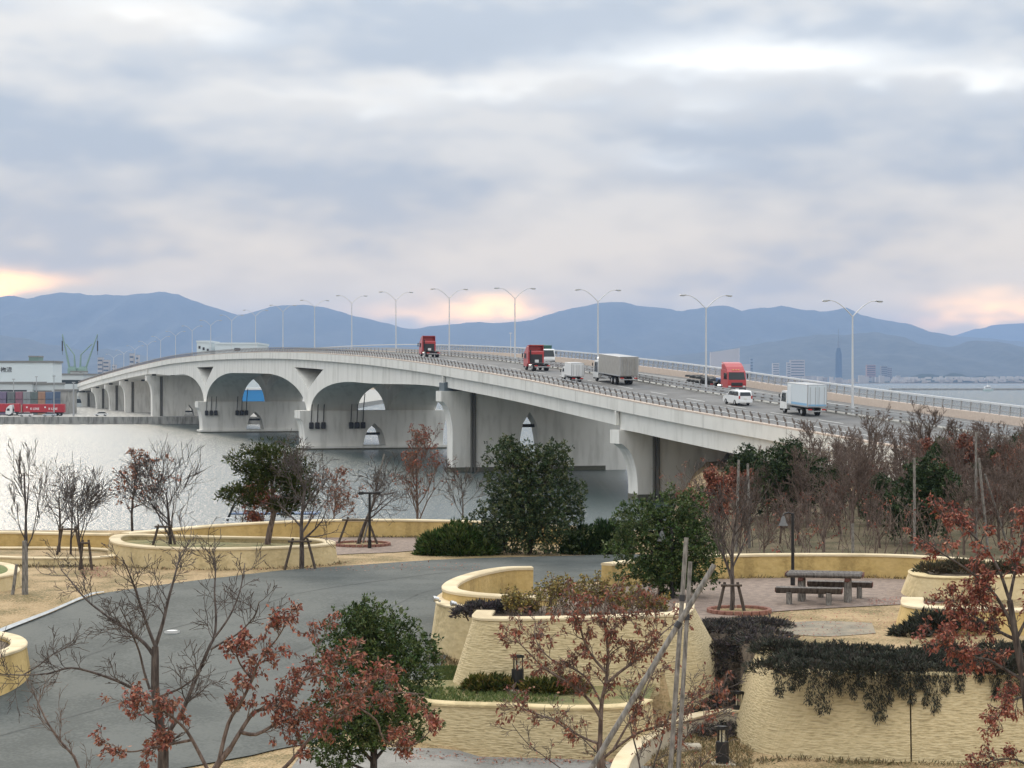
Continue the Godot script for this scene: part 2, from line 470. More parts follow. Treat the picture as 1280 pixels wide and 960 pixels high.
# ------------------------------------------------------------------ park walls
# path of ground points; the wall stands to the inner side; batter slopes the outer face
func wall(called: String, label: String, cat: String, path: Array, closed: bool, side: float, base, top: float, th: float, batter: float, mat: Material, cap: Material, cap_h := 0.07, lip := 0.025, joint_every := 0) -> Node3D:
	var n := path.size()
	var mid: Vector2 = path[n / 2]
	var origin := W(mid.x, mid.y, ground_y(mid.x, mid.y) if base == null else base)
	var t := thing(called, label, cat, origin)
	var nrm := []
	for i in n:
		var a: Vector2 = path[(i - 1 + n) % n] if (closed or i > 0) else path[0]
		var b: Vector2 = path[(i + 1) % n] if (closed or i < n - 1) else path[n - 1]
		var d := (b - a).normalized()
		nrm.append(Vector2(-d.y, d.x) * side)
	var body := MB.new()
	var cop := MB.new()
	var sec := func(i: int, which: int) -> Array:
		var p: Vector2 = path[i % n]; var q: Vector2 = nrm[i % n]
		var ob := p + q * batter
		var inn := p - q * th
		var yb: float = (minf(ground_y(ob.x, ob.y), minf(ground_y(p.x, p.y), ground_y(inn.x, inn.y))) - 0.15) if base == null else base
		if which == 0:
			return [W(ob.x, ob.y, yb) - origin, W(p.x, p.y, top) - origin, W(inn.x, inn.y, top) - origin, W(inn.x, inn.y, yb) - origin]
		var po := p + q * lip
		var pi := inn - q * lip
		return [W(po.x, po.y, top - 0.001) - origin, W(po.x, po.y, top + cap_h * 0.7) - origin, W(po.x, po.y, top + cap_h) - origin + Vector3(-q.x * 0.03, 0, q.y * 0.03), W(pi.x, pi.y, top + cap_h) - origin + Vector3(q.x * 0.03, 0, -q.y * 0.03), W(pi.x, pi.y, top + cap_h * 0.7) - origin, W(pi.x, pi.y, top - 0.001) - origin]
	for which in 2:
		var mb: MB = body if which == 0 else cop
		var m := n if closed else n - 1
		for i in m:
			var A: Array = sec.call(i, which); var B: Array = sec.call(i + 1, which)
			var cen := Vector3.ZERO
			for p in A: cen += p
			for p in B: cen += p
			cen /= A.size() * 2
			for k in A.size():
				var k2 := (k + 1) % A.size()
				mb.away([A[k], A[k2], B[k2], B[k]], cen)
		if not closed:
			for e in 2:
				var A: Array = sec.call(0 if e == 0 else n - 1, which)
				var B: Array = sec.call(1 if e == 0 else n - 2, which)
				mb.away(A, (B[0] + B[2]) * 0.5)
	put(body, "wall_body", mat, t)
	if cap_h > 0.0: put(cop, "coping", cap, t)
	return t
func fill_bed(t: Node3D, path: Array, y: float, mat: Material, called := "soil", dome := 0.06) -> void:
	var mb := MB.new()
	var c := Vector2.ZERO
	for p in path: c += p
	c /= path.size()
	var o := t.position
	var n := path.size()
	for i in n:
		var a: Vector2 = path[i]; var b: Vector2 = path[(i + 1) % n]
		var am := a.lerp(c, 0.5); var bm := b.lerp(c, 0.5)
		mb.away([W(a.x, a.y, y) - o, W(b.x, b.y, y) - o, W(bm.x, bm.y, y + dome * .8) - o, W(am.x, am.y, y + dome * .8) - o], W(c.x, c.y, y - 50) - o)
		mb.away([W(am.x, am.y, y + dome * .8) - o, W(bm.x, bm.y, y + dome * .8) - o, W(c.x, c.y, y + dome) - o], W(c.x, c.y, y - 50) - o)
	put(mb, called, mat, t)
func inset(path: Array, d: float, side: float) -> Array:
	var o := []
	var n := path.size()
	for i in n:
		var t: Vector2 = (path[(i + 1) % n] - path[(i - 1 + n) % n]).normalized()
		o.append(path[i] - Vector2(-t.y, t.x) * side * d)
	return o
# ------------------------------------------------------------------ the bridge: local x across, -z along
const YAW := 0.2936
const BX := 100.2
var ET := [87.7, 119.0, 150.0, 181.7, 213.0, 244.4, 272.6, 298.7, 329.0, 358.3, 399.0, 471.0, 553.6, 627.8, 672.7, 785.6, 944.0, 1018.5, 1090.0]
var EV := [-8.6, -8.3, -7.4, -6.0, -4.5, -2.95, -1.35, 0.2, 1.7, 3.0, 4.4, 6.0, 6.65, 6.5, 6.0, 3.6, -0.9, -4.0, -6.5]
func E(t: float) -> float:          # height of the deck edge
	var n := ET.size()
	if t <= ET[0]: return EYE + EV[0] - .15
	var i := 0
	while i < n - 2 and t > ET[i + 1]: i += 1
	var h: float = ET[i + 1] - ET[i]
	var s := clampf((t - ET[i]) / h, 0, 1)
	var m0: float = (EV[i + 1] - EV[max(i - 1, 0)]) / (ET[i + 1] - ET[max(i - 1, 0)])
	var m1: float = (EV[min(i + 2, n - 1)] - EV[i]) / (ET[min(i + 2, n - 1)] - ET[i])
	var s2 := s * s
	var s3 := s2 * s
	return EYE - .15 + (2 * s3 - 3 * s2 + 1) * EV[i] + (s3 - 2 * s2 + s) * h * m0 + (-2 * s3 + 3 * s2) * EV[i + 1] + (s3 - s2) * h * m1
func deck_y(t: float, o: float) -> float: return E(t) + 0.45 * (1.0 - absf(o) / 13.1)
const VP := [446.0, 588.0]
const VF := [7.9, 8.3]
func under(t: float) -> float:
	var b := E(t) - 3.1
	if t > 338.0 and t < 713.0:
		b = E(t) - 3.2 - 1.5 * ss(338, 400, t) * (1.0 - ss(650, 713, t))
		for i in 2:
			var d: float = maxf(0.0, absf(t - VP[i]) - 2.4)
			if d < 45.0: b = VF[i] + (b - VF[i]) * sqrt(1.0 - pow((45.0 - d) / 45.0, 2.0))
	elif t < 259.0: b = E(t) - 3.0
	return b
func hole_top(t: float) -> float: return E(t) - 3.0
func hole_bot(t: float, i: int) -> float:
	var d: float = absf(t - VP[i])
	var a: float = VF[i] + 4.0
	return a + (hole_top(t) - a) * pow(clampf(d / 15.0, 0, 1), 0.85)
func sweep(parent: Node, called: String, mat: Material, t0: float, t1: float, step: float, sec: Callable, caps := true) -> MeshInstance3D:
	var mb := MB.new()
	var m := maxi(1, int(ceil((t1 - t0) / step)))
	var prev: PackedVector2Array = sec.call(t0)
	for i in m:
		var ta := t0 + (t1 - t0) * i / m
		var tb := t0 + (t1 - t0) * (i + 1) / m
		var nx: PackedVector2Array = sec.call(tb)
		for k in prev.size():
			var k2 := (k + 1) % prev.size()
			mb.quad(Vector3(prev[k2].x, prev[k2].y, -ta), Vector3(prev[k].x, prev[k].y, -ta), Vector3(nx[k].x, nx[k].y, -tb), Vector3(nx[k2].x, nx[k2].y, -tb))
		if caps and (i == 0 or i == m - 1):
			var q := prev if i == 0 else nx
			var tt := ta if i == 0 else tb
			var ids := Geometry2D.triangulate_polygon(q)
			for j in range(0, ids.size(), 3):
				var pts := []
				for z in 3: pts.append(Vector3(q[ids[j + z]].x, q[ids[j + z]].y, -tt))
				mb.away(pts, Vector3(q[0].x, q[0].y, -tt - (5.0 if i == 0 else -5.0)))
		prev = nx
	return put(mb, called, mat, parent)
func rect(o1: float, o2: float, lo: float, hi: float) -> PackedVector2Array:
	return PackedVector2Array([Vector2(o1, lo), Vector2(o2, lo), Vector2(o2, hi), Vector2(o1, hi)])
func deck_point(t: float, o: float, dy := 0.0) -> Vector3: return bridge.transform * Vector3(o, deck_y(t, o) + dy, -t)
func t_at(px: float, o: float) -> float:
	var r := (px - 640.0) / F
	return (BX + o * (.9572 - .2894 * r)) / (.2894 + .9572 * r)
func grade(t: float) -> float: return atan((E(t + 3) - E(t - 3)) / 6.0)
func pier_shape(mb: MB, t: float, th: float, y0: float, y1: float, wt: float, wb: float, ah: float, hw: float, wider := 1.0) -> void:
	for sg in [-1.0, 1.0]:
		var p := PackedVector2Array()
		p.append(Vector2(-hw, y0)); p.append(Vector2(-wb, y0))
		var ys := y1 - 1.6
		var yl: float = maxf(y0 + 0.5, y1 - 6.8)
		for k in 9:
			var s := k / 8.0
			p.append(Vector2(-lerpf(wb, wt, 1.0 - sqrt(1.0 - s * s * 0.98)), lerpf(yl, ys, s)))
		p.append(Vector2(-wt, ys)); p.append(Vector2(-wt, y1)); p.append(Vector2(0, y1))
		p.append(Vector2(0, y0 + ah))
		for k in [0.15, 0.3, 0.45, 0.6, 0.8]: p.append(Vector2(-hw * sqrt(1.0 - pow(1.0 - k, 2.0)), y0 + ah * (1.0 - k)))
		if sg > 0:
			for i in p.size(): p[i].x = -p[i].x * (wider if p[i].x < -hw - .01 else 1.0)
		mb.prism(p, Vector3(0, 0, -t + th * 0.5), Vector3.RIGHT, Vector3.UP, Vector3(0, 0, -th))
func build_bridge() -> void:
	bridge = thing("road_bridge", "long pale concrete road bridge rising over the water on wall piers", "bridge", Vector3(BX, 0, 0), YAW)
	var b := bridge
	sweep(b, "deck", M.fascia, 60, 1085, 6, func(t):
		var e := E(t)
		return PackedVector2Array([Vector2(-13.6, e - 1.3), Vector2(-12.9, e - 1.45), Vector2(0, e - .9), Vector2(12.9, e - 1.45), Vector2(13.6, e - 1.3), Vector2(13.6, e + .1), Vector2(13.1, e - .03), Vector2(0, e + .42), Vector2(-13.1, e - .03), Vector2(-13.6, e + .1)]))
	sweep(b, "kerb", M.parapet_pink, 60, 1085, 6, func(t): return rect(-13.62, -13.0, E(t) + .1, E(t) + .24))
	for s in [-1.0, 1.0]:
		var a: float = minf(s * 0.75, s * 12.95)
		var c: float = maxf(s * 0.75, s * 12.95)
		sweep(b, "roadway", M.deck_asphalt, 60, 1085, 6, func(t): return PackedVector2Array([Vector2(a, deck_y(t, a) - .02), Vector2(c, deck_y(t, c) - .02), Vector2(c, deck_y(t, c)), Vector2(a, deck_y(t, a))]), false)
		for o in [s * 9.6]:
			sweep(b, "edge_line", M.mark_white, 60, 1085, 6, func(t): return rect(o - .09, o + .09, deck_y(t, o) - .01, deck_y(t, o) + .006), false)
	# outer wall on the far side and its white railing
	sweep(b, "parapet", M.parapet_pink, 60, 1085, 6, func(t): return rect(13.0, 13.6, E(t) - .03, E(t) + .85))
	# dashes
	for o in [-5.6, 5.6]:
		for k in 30:
			var t := 170.0 + k * 12.0
			var mb := MB.new()
			mb.box(Vector3.ZERO, Vector3(0.16, 0.012, 5.5))
			var d := put(mb, "lane_dash", M.mark_white, b)
			d.position = Vector3(o, deck_y(t, o) + 0.004, -t)
			d.rotation = Vector3(grade(t), 0, -signf(o) * 0.034)
	# girders
	for s in [[-13.1, -3.4], [3.4, 13.1]]:
		var o1: float = s[0]
		var o2: float = s[1]
		sweep(b, "girder", M.fascia, 60, 259, 6, func(t): return rect(o1, o2, under(t) - .4, E(t) - 1.38))
		sweep(b, "girder", M.fascia, 259.6, 338, 6, func(t): return rect(o1, o2, under(t), E(t) - 1.38))
		sweep(b, "girder", M.fascia, 338.6, 431, 2.3, func(t): return rect(o1, o2, under(t), E(t) - 1.38))
		sweep(b, "girder", M.fascia, 431, 461, 2, func(t): return rect(o1, o2, hole_top(t), E(t) - 1.38))
		sweep(b, "girder", M.fascia, 461, 573, 2, func(t): return rect(o1, o2, under(t), E(t) - 1.38))
		sweep(b, "girder", M.fascia, 573, 603, 2, func(t): return rect(o1, o2, hole_top(t), E(t) - 1.38))
		sweep(b, "girder", M.fascia, 603, 713, 2.3, func(t): return rect(o1, o2, under(t), E(t) - 1.38))
		sweep(b, "girder", M.fascia, 713.6, 1085, 8, func(t): return rect(o1, o2, under(t), E(t) - 1.38))
		for i in 2:
			sweep(b, "inclined_leg", M.fascia, VP[i] - 15, VP[i] + 15, 1.2, func(t): return rect(o1, o2, under(t), hole_bot(t, i)), false)
	# piers: [t, thickness, foot, top, half width top, bottom, arch height]
	var ps := [[259.3, 3.2, -3.0, 0.0, 13.7, 11.4, 8.6], [338.3, 3.2, -3.0, 0.0, 14.2, 12.4, 12.2], [446, 6.0, -3.0, VF[0], 15.4, 14.4, 8.3], [588, 6.0, -3.0, VF[1], 15.4, 14.2, 8.6], [713.3, 4.5, -3.0, 0.0, 13.9, 12.0, 9.0], [794, 3.6, 1.0, 0.0, 13.6, 11.8, 6.0], [848, 3.4, 1.0, 0.0, 13.6, 11.8, 5.0], [900.5, 3.4, 1.0, 0.0, 13.6, 11.8, 4.0], [964, 3.4, 1.0, 0.0, 13.6, 11.8, 2.5], [150, 3.4, 2.0, 0.0, 13.6, 11.8, 1.5]]
	for p in ps:
		var mb := MB.new()
		var t: float = p[0]
		var top: float = p[3]
		if top == 0.0: top = minf(under(t - 1.5), under(t + 1.5)) - 0.5
		pier_shape(mb, t, p[1], p[2], top, p[4], p[5], p[6], 2.7 if top < 9.0 and p[3] > 0.0 else 2.1, 1.28 if t == 338.3 else 1.0)
		var pier := put(mb, "pier", M.pier, b)
		if p[3] == 0.0:
			for o in [-11.2, -5.2, 5.2, 11.2]:
				var bb := MB.new()
				bb.box(Vector3(o, top + .3, -t), Vector3(1.2, .7, 1.4))
				put(bb, "bearing", M.dark, pier)
			for o in [-9.4, -8.9]:  # added dark tubes stand in for the shaded recess slot of the pier
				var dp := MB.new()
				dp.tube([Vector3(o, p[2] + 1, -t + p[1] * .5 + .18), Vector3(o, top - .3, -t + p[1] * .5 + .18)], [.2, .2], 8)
				put(dp, "slot_tube", M.slot_dark, pier)
		else:
			var ft := MB.new()
			pier_shape(ft, t, 7.4, -3.0, 0.75, p[5] + .6, p[5] + .5, 0.5, 2.7)
			put(ft, "footing", M.pier, pier)
			var tm := MB.new()
			pier_shape(tm, t, 7.46, -3.0, 0.3, p[5] + .63, p[5] + .53, 0.2, 2.68)
			put(tm, "tide_mark", M.tide, pier)
			for gx in [-13.2, -5.0]:
				for q in 3:
					var fb := MB.new()
					var ox: float = gx + q * 1.25
					fb.box(Vector3(ox, top - 3.0, -t + 3.45), Vector3(.85, 1.3, .8), Basis(), .1)
					fb.tube([Vector3(ox, top - 2.4, -t + 3.3), Vector3(ox + .2, top + 1.0, -t + 3.2), Vector3(ox + .5, top + 3.4, -t + 3.0)], [.1, .1, .1], 5)
					put(fb, "fender", M.dark, pier)
			# the bar across the pointed opening
		if p[3] == 0.0 and p[2] < 0.0:
			var wl := MB.new()
			for o in [[-1.0], [1.0]]:
				var w0: float = o[0] * (p[5] + 2.1) * .5
				wl.box(Vector3(w0, -1.0, -t), Vector3(p[5] - 2.1 + .06, 3.4, p[1] + .06))
			put(wl, "tide_mark", M.tide, pier)
		if p[6] > 7.0:
			var bar := MB.new()
			bar.box(Vector3(0, p[2] + p[6] - 2.2, -t), Vector3(3.4, .5, .6))
			put(bar, "cross_beam", M.dark, pier)
	var jb := MB.new()
	jb.box(Vector3(-13.0, under(338) - .4, -338.4), Vector3(1.4, 2.4, 3.0), Basis(), .1)
	put(jb, "joint_box", plain(Color(.10, .13, .15), .7), b)
	for t in [259.3, 338.3, 713.3]:
		var jp := MB.new()
		jp.box(Vector3(-13.38, E(t) - 2.2, -t), Vector3(.5, 1.7, .5), Basis(), .05)
		put(jp, "joint_cover", M.fascia, b)
	for i in 24:
		var tj := 190.0 + i * 21.0
		if absf(tj - 259.3) < 4.0 or absf(tj - 338.3) < 4.0: continue
		bx(b, "deck_joint", M.joint, Vector3(-13.605, E(tj) - .6, -tj), Vector3(.02, 1.36, .05), 0.0)
	# near railing: leaning brown posts with two rails
	var post := MB.new()
	post.box(Vector3(0, .36, 0), Vector3(.13, .74, .11), Basis(Vector3(0, 0, 1), 0.16))
	post.box(Vector3(-.17, .74, 0), Vector3(.11, .5, .10), Basis(Vector3(0, 0, 1), 0.34))
	var pm := post.mesh()
	var rest := MB.new()
	var k := 0
	var t := 150.0
	while t < 1060.0:
		if k < 230:
			put_mesh(pm, "rail_post", M.rail_brown, b, Transform3D(Basis(), Vector3(-13.2, E(t) + .23, -t)))
		else:
			rest.box(Vector3(-13.3, E(t) + .73, -t), Vector3(.15, 1.0, .15))
		k += 1
		t += 2.0
	stuff(put(rest, "distant_rail_posts", M.rail_brown, b))
	for q in [[-13.22, .62, .05], [-13.34, 1.12, .06]]:
		sweep(b, "handrail", M.galv, 130, 1085, 6, func(tt): return rect(q[0] - q[2], q[0] + q[2], E(tt) + q[1] - q[2], E(tt) + q[1] + q[2]))
	# far railing
	var fp := MB.new()
	fp.box(Vector3(0, .5, 0), Vector3(.13, 1.02, .13), Basis(Vector3(0, 0, 1), -0.12))
	var fm := fp.mesh()
	for i in 150: 
		var tf := 150.0 + i * 2.0
		put_mesh(fm, "far_rail_post", M.galv, b, Transform3D(Basis(), Vector3(13.3, E(tf) + .84, -tf)))
	sweep(b, "far_handrail", M.rail_white, 130, 1085, 6, func(tt): return rect(13.24, 13.5, E(tt) + 1.82, E(tt) + 2.02))
	sweep(b, "far_handrail", M.galv, 130, 1085, 6, func(tt): return rect(13.28, 13.36, E(tt) + 1.2, E(tt) + 1.28))
	# mesh panels between the far posts
	var mp := plain(Color(.36, .37, .38), .6)
	mp.transparency = BaseMaterial3D.TRANSPARENCY_ALPHA
	mp.albedo_color.a = .3
	sweep(b, "mesh_panel", mp, 150, 450, 6, func(tt): return rect(13.30, 13.33, E(tt) + .9, E(tt) + 1.8))
	# median barriers
	var gp := MB.new()
	gp.box(Vector3(0, .42, 0), Vector3(.16, .86, .16))
	var gm := gp.mesh()
	for side in [-.62, .62]:
		for i in 110:
			var tm := 160.0 + i * 2.4
			put_mesh(gm, "median_post", M.rail_brown, b, Transform3D(Basis(), Vector3(side, deck_y(tm, side) - .02, -tm)))
		for hh in [.4, .74]:
			sweep(b, "median_rail", M.galv, 130, 1085, 6, func(tt): return rect(side * 1.2 - .05, side * 1.2 + .05, deck_y(tt, 0) + hh - .09, deck_y(tt, 0) + hh + .09))
	var md := MB.new()
	for i in 190:
		var tm2 := 430.0 + i * 3.4
		md.box(Vector3(-.62, deck_y(tm2, 0) + .4, -tm2), Vector3(.16, .86, .16))
	stuff(put(md, "distant_median_posts", M.rail_brown, b))
	sweep(b, "median_kerb", M.concrete, 60, 1085, 6, func(tt): return rect(-.72, .72, deck_y(tt, .72) - .03, deck_y(tt, .72) + .13))
	# lamps in the median
	var lamp := thing("street_lamp", "tall grey twin-arm street lamp standing in the bridge median", "street lamp", deck_point(224.6, 0), YAW, "twin-arm lamps along the bridge median")
	var pole := MB.new()
	pole.tube([Vector3(0, -.05, 0), Vector3(0, .9, 0), Vector3(0, 1.0, 0), Vector3(0, 10.3, 0)], [.17, .17, .13, .075], 10)
	put(pole, "pole", M.steel, lamp)
	for sx in [-1.0, 1.0]:
		var arm := MB.new()
		var pa := []
		var ra := []
		for i in 9:
			var s := i / 8.0
			pa.append(Vector3(sx * (.02 + 2.7 * s), 10.2 + 1.75 * sin(s * PI * .5) - .12 * s * s, 0)); ra.append(.06 - .015 * s)
		arm.tube(pa, ra, 6)
		put(arm, "arm", M.steel, lamp)
		var hd := MB.new()
		hd.box(Vector3(sx * 3.0, 11.82, 0), Vector3(.85, .15, .34), Basis(Vector3(0, 0, 1), -sx * .06), .06)
		var head := put(hd, "lamp_head", M.galv, lamp)
		var gl := MB.new()
		gl.box(Vector3(sx * 3.1, 11.72, 0), Vector3(.5, .09, .26), Basis(), .04)
		put(gl, "lens", M.lamp_glass, head)
	for i in range(1, 19):
		var tl := 224.6 + 40.0 * i
		copy(lamp, deck_point(tl, 0), YAW)
	var sp := thing("marker_pole", "slim white pole standing on the far side walkway of the bridge", "pole", deck_point(t_at(637, 12.0), 12.2), YAW)
	var spm := MB.new()
	spm.tube([Vector3(0, 0, 0), Vector3(0, 4.6, 0)], [.07, .05], 6)
	put(spm, "shaft", M.rail_white, sp)
	var spc := MB.new()
	spc.box(Vector3(0, 4.5, 0), Vector3(.5, .12, .12))
	put(spc, "cross_arm", M.rail_white, sp)

# ------------------------------------------------------------------ vehicles: x right, y up, front towards -z, z = 0 at the nose
func wheel(parent: Node, x: float, z: float, r: float, w: float) -> void:
	var mb := MB.new()
	var s := signf(x)
	mb.tube([Vector3(x - w * .5, r, z), Vector3(x - w * .42, r, z), Vector3(x + w * .42, r, z), Vector3(x + w * .5, r, z)], [r * .86, r, r, r * .86], 16)
	var t := put(mb, "wheel", M.rubber, parent)
	var rm := MB.new()
	rm.tube([Vector3(x + s * w * .44, r, z), Vector3(x + s * w * .53, r, z)], [r * .58, r * .5], 12)
	put(rm, "rim", M.galv, t)
func bx(parent: Node, called: String, mat: Material, o: Vector3, s: Vector3, bev := 0.03, basis := Basis()) -> MeshInstance3D:
	var mb := MB.new()
	mb.box(o, s, basis, bev)
	return put(mb, called, mat, parent)
func side_prism(parent: Node, called: String, mat: Material, zy: Array, w: float, x0 := 0.0) -> MeshInstance3D:
	var mb := MB.new()
	var p := PackedVector2Array()
	for q in zy: p.append(Vector2(q[0], q[1]))
	mb.prism(p, Vector3(x0 - w * .5, 0, 0), Vector3(0, 0, 1), Vector3.UP, Vector3(w, 0, 0))
	return put(mb, called, mat, parent)
func seat_vehicle(v: Node3D, px: float, o: float, oncoming := false) -> void:
	var t := t_at(px, o)
	v.position = deck_point(t, o, .012)
	v.rotation = Vector3(grade(t) * (-1.0 if oncoming else 1.0), YAW + (PI if oncoming else 0.0), 0)
func tractor_cab(v: Node3D, mat: Material) -> void:
	var cab := side_prism(v, "cab", mat, [[.06, .55], [0, 1.15], [.04, 1.62], [.32, 2.62], [.48, 2.78], [2.2, 2.82], [2.28, 2.7], [2.28, 1.0], [1.75, .95], [1.7, .55]], 2.42)
	side_prism(v, "roof_fairing", mat, [[.5, 2.79], [.85, 3.2], [1.5, 3.6], [2.25, 3.72], [2.25, 3.6], [1.5, 3.45], [1.5, 2.83]], 2.3)
	for sx in [-1.0, 1.0]:
		bx(v, "fairing_side", mat, Vector3(sx * 1.13, 3.15, 1.87), Vector3(.06, .74, .76), 0.02)
		var sw := MB.new()
		sw.prism(PackedVector2Array([Vector2(.36, 1.7), Vector2(.55, 2.45), Vector2(1.35, 2.45), Vector2(1.35, 1.65)]), Vector3(sx * 1.212, 0, 0), Vector3(0, 0, 1), Vector3.UP, Vector3(sx * .012, 0, 0))
		put(sw, "side_window", M.glass, cab)
		bx(v, "mirror", M.black, Vector3(sx * 1.42, 2.1, .12), Vector3(.16, .62, .14), 0.03)
		bx(v, "mirror_arm", M.black, Vector3(sx * 1.3, 2.38, .2), Vector3(.24, .05, .05), 0.0)
		bx(v, "headlight", M.lamp_glass, Vector3(sx * .95, .82, .02), Vector3(.36, .2, .12), 0.04)
		bx(v, "marker_light", M.amber, Vector3(sx * .4, 2.86, .6), Vector3(.12, .08, .1), 0.02)
		bx(v, "fuel_tank", M.chrome, Vector3(sx * .95, .66, 2.9), Vector3(.5, .5, .95), 0.1)
		wheel(v, sx * 1.05, 1.05, .5, .3)
	var ws := MB.new()
	ws.prism(PackedVector2Array([Vector2(-1.08, 0), Vector2(1.08, 0), Vector2(1.0, .92), Vector2(-1.0, .92)]), Vector3(0, 1.66, .035), Vector3.RIGHT, Vector3(0, .963, .27), Vector3(0, .006, -.02))
	put(ws, "windscreen", M.glass, cab)
	bx(v, "grille", M.dark, Vector3(0, 1.12, .0), Vector3(1.5, .4, .1), 0.03)
	bx(v, "bumper", plain(Color(.10, .10, .105), .5), Vector3(0, .55, .06), Vector3(2.44, .42, .2), 0.06)
	bx(v, "number_plate", M.white, Vector3(0, .5, -.06), Vector3(.44, .22, .03), 0.0)
	bx(v, "back_panel", M.dark, Vector3(0, 1.7, 2.31), Vector3(1.9, 1.3, .06), 0.02)
	bx(v, "intake_pipe", M.black, Vector3(-.9, 2.3, 2.42), Vector3(.2, 1.4, .2), 0.04)
	bx(v, "white_box", M.white, Vector3(.05, 1.35, 2.5), Vector3(.55, .42, .2), 0.03)
func chassis(v: Node3D, len_: float, axles: Array) -> void:
	for sx in [-1.0, 1.0]:
		bx(v, "frame_rail", M.dark, Vector3(sx * .42, .85, (1.2 + len_) * .5), Vector3(.12, .26, len_ - 1.2), 0.0)
		for z in axles: wheel(v, sx * .95, z, .5, .56)
		bx(v, "tail_light", M.tail_red, Vector3(sx * .95, .78, len_ + .02), Vector3(.5, .16, .08), 0.02)
	for z in axles: bx(v, "mudguard", M.black, Vector3(0, 1.06, z), Vector3(2.4, .05, .95), 0.0)
	bx(v, "rear_bumper", M.galv, Vector3(0, .62, len_), Vector3(2.3, .14, .1), 0.02)
func make_tractor(label: String) -> Node3D:
	var v := thing("tractor_truck", label, "truck")
	tractor_cab(v, M.red)
	chassis(v, 5.4, [4.3])
	bx(v, "fifth_wheel", plain(Color(.05, .05, .05), .5), Vector3(0, 1.14, 4.2), Vector3(.95, .1, 1.0), 0.03)
	return v
func small_cab(v: Node3D, mat: Material, w: float, h: float, l: float) -> void:
	var cab := side_prism(v, "cab", mat, [[.05, .45], [0, .8], [.06, 1.15], [.42, h - .12], [.6, h], [l, h], [l, .5]], w)
	for sx in [-1.0, 1.0]:
		var sw := MB.new()
		sw.prism(PackedVector2Array([Vector2(.34, 1.25), Vector2(.58, h - .2), Vector2(l - .25, h - .2), Vector2(l - .25, 1.2)]), Vector3(sx * w * .501, 0, 0), Vector3(0, 0, 1), Vector3.UP, Vector3(sx * .012, 0, 0))
		put(sw, "side_window", M.glass, cab)
		bx(v, "mirror", M.black, Vector3(sx * (w * .5 + .2), h - .55, .25), Vector3(.12, .4, .1), 0.02)
		bx(v, "headlight", M.lamp_glass, Vector3(sx * (w * .5 - .25), .75, .0), Vector3(.3, .18, .1), 0.03)
	var ws := MB.new()
	var dz := .36
	ws.prism(PackedVector2Array([Vector2(-w * .45, .04), Vector2(w * .45, .04), Vector2(w * .42, .93), Vector2(-w * .42, .93)]), Vector3(0, 1.15, .06), Vector3.RIGHT, Vector3(0, h - 1.27, dz), Vector3(0, .01, -.02))
	put(ws, "windscreen", M.glass, cab)
	bx(v, "bumper", M.dark, Vector3(0, .42, .06), Vector3(w, .28, .16), 0.05)
func box_truck(called: String, label: String, w: float, cab_h: float, cab_l: float, bl: float, bh: float, by: float, box_mat: Material, cab_mat: Material, tr: float, axles: Array, top_mat: Material = null) -> Node3D:
	var v := thing(called, label, "truck")
	small_cab(v, cab_mat, w - .1, cab_h, cab_l)
	var z0 := cab_l + .15
	var len_ := z0 + bl
	var bd := bx(v, "cargo_box", box_mat, Vector3(0, by + bh * .5, z0 + bl * .5), Vector3(w, bh, bl), 0.04)
	for sx in [-1.0, 1.0]:
		bx(v, "rear_door", box_mat, Vector3(sx * w * .245, by + bh * .5, len_ + .015), Vector3(w * .455, bh * .92, .05), 0.015)
		bx(v, "corner_post", M.galv, Vector3(sx * (w * .5 - .03), by + bh * .5, len_ + .01), Vector3(.09, bh + .02, .06), 0.0)
		bx(v, "bottom_rail", M.galv, Vector3(sx * (w * .5 + .012), by + .08, z0 + bl * .5), Vector3(.03, .14, bl), 0.0)
		bx(v, "tail_light", M.tail_red, Vector3(sx * (w * .5 - .32), by - .24, len_ + .02), Vector3(.46, .14, .06), 0.02)
		for q in [0.09, 0.36]:
			var lb := MB.new()
			lb.tube([Vector3(sx * w * q, by + .1, len_ + .06), Vector3(sx * w * q, by + bh * .9, len_ + .06)], [.022, .022], 5)
			put(lb, "lock_bar", M.galv, bd)
		wheel(v, sx * (w * .5 - .22), cab_l * .55, tr, .25)
		for z in axles: wheel(v, sx * (w * .5 - .3), z, tr, .42)
		bx(v, "frame_rail", M.dark, Vector3(sx * .4, by - .16, (cab_l + len_) * .5), Vector3(.12, .24, len_ - cab_l), 0.0)
		bx(v, "side_guard", M.galv, Vector3(sx * (w * .5 - .08), by - .38, z0 + bl * .3), Vector3(.05, .3, bl * .32), 0.0)
	bx(v, "rear_bumper", M.galv, Vector3(0, by - .42, len_ - .05), Vector3(w * .92, .12, .1), 0.02)
	bx(v, "top_rail", top_mat if top_mat else M.galv, Vector3(0, by + bh + .01, z0 + bl * .5), Vector3(w + .03, .06, bl + .04), 0.02)
	return v
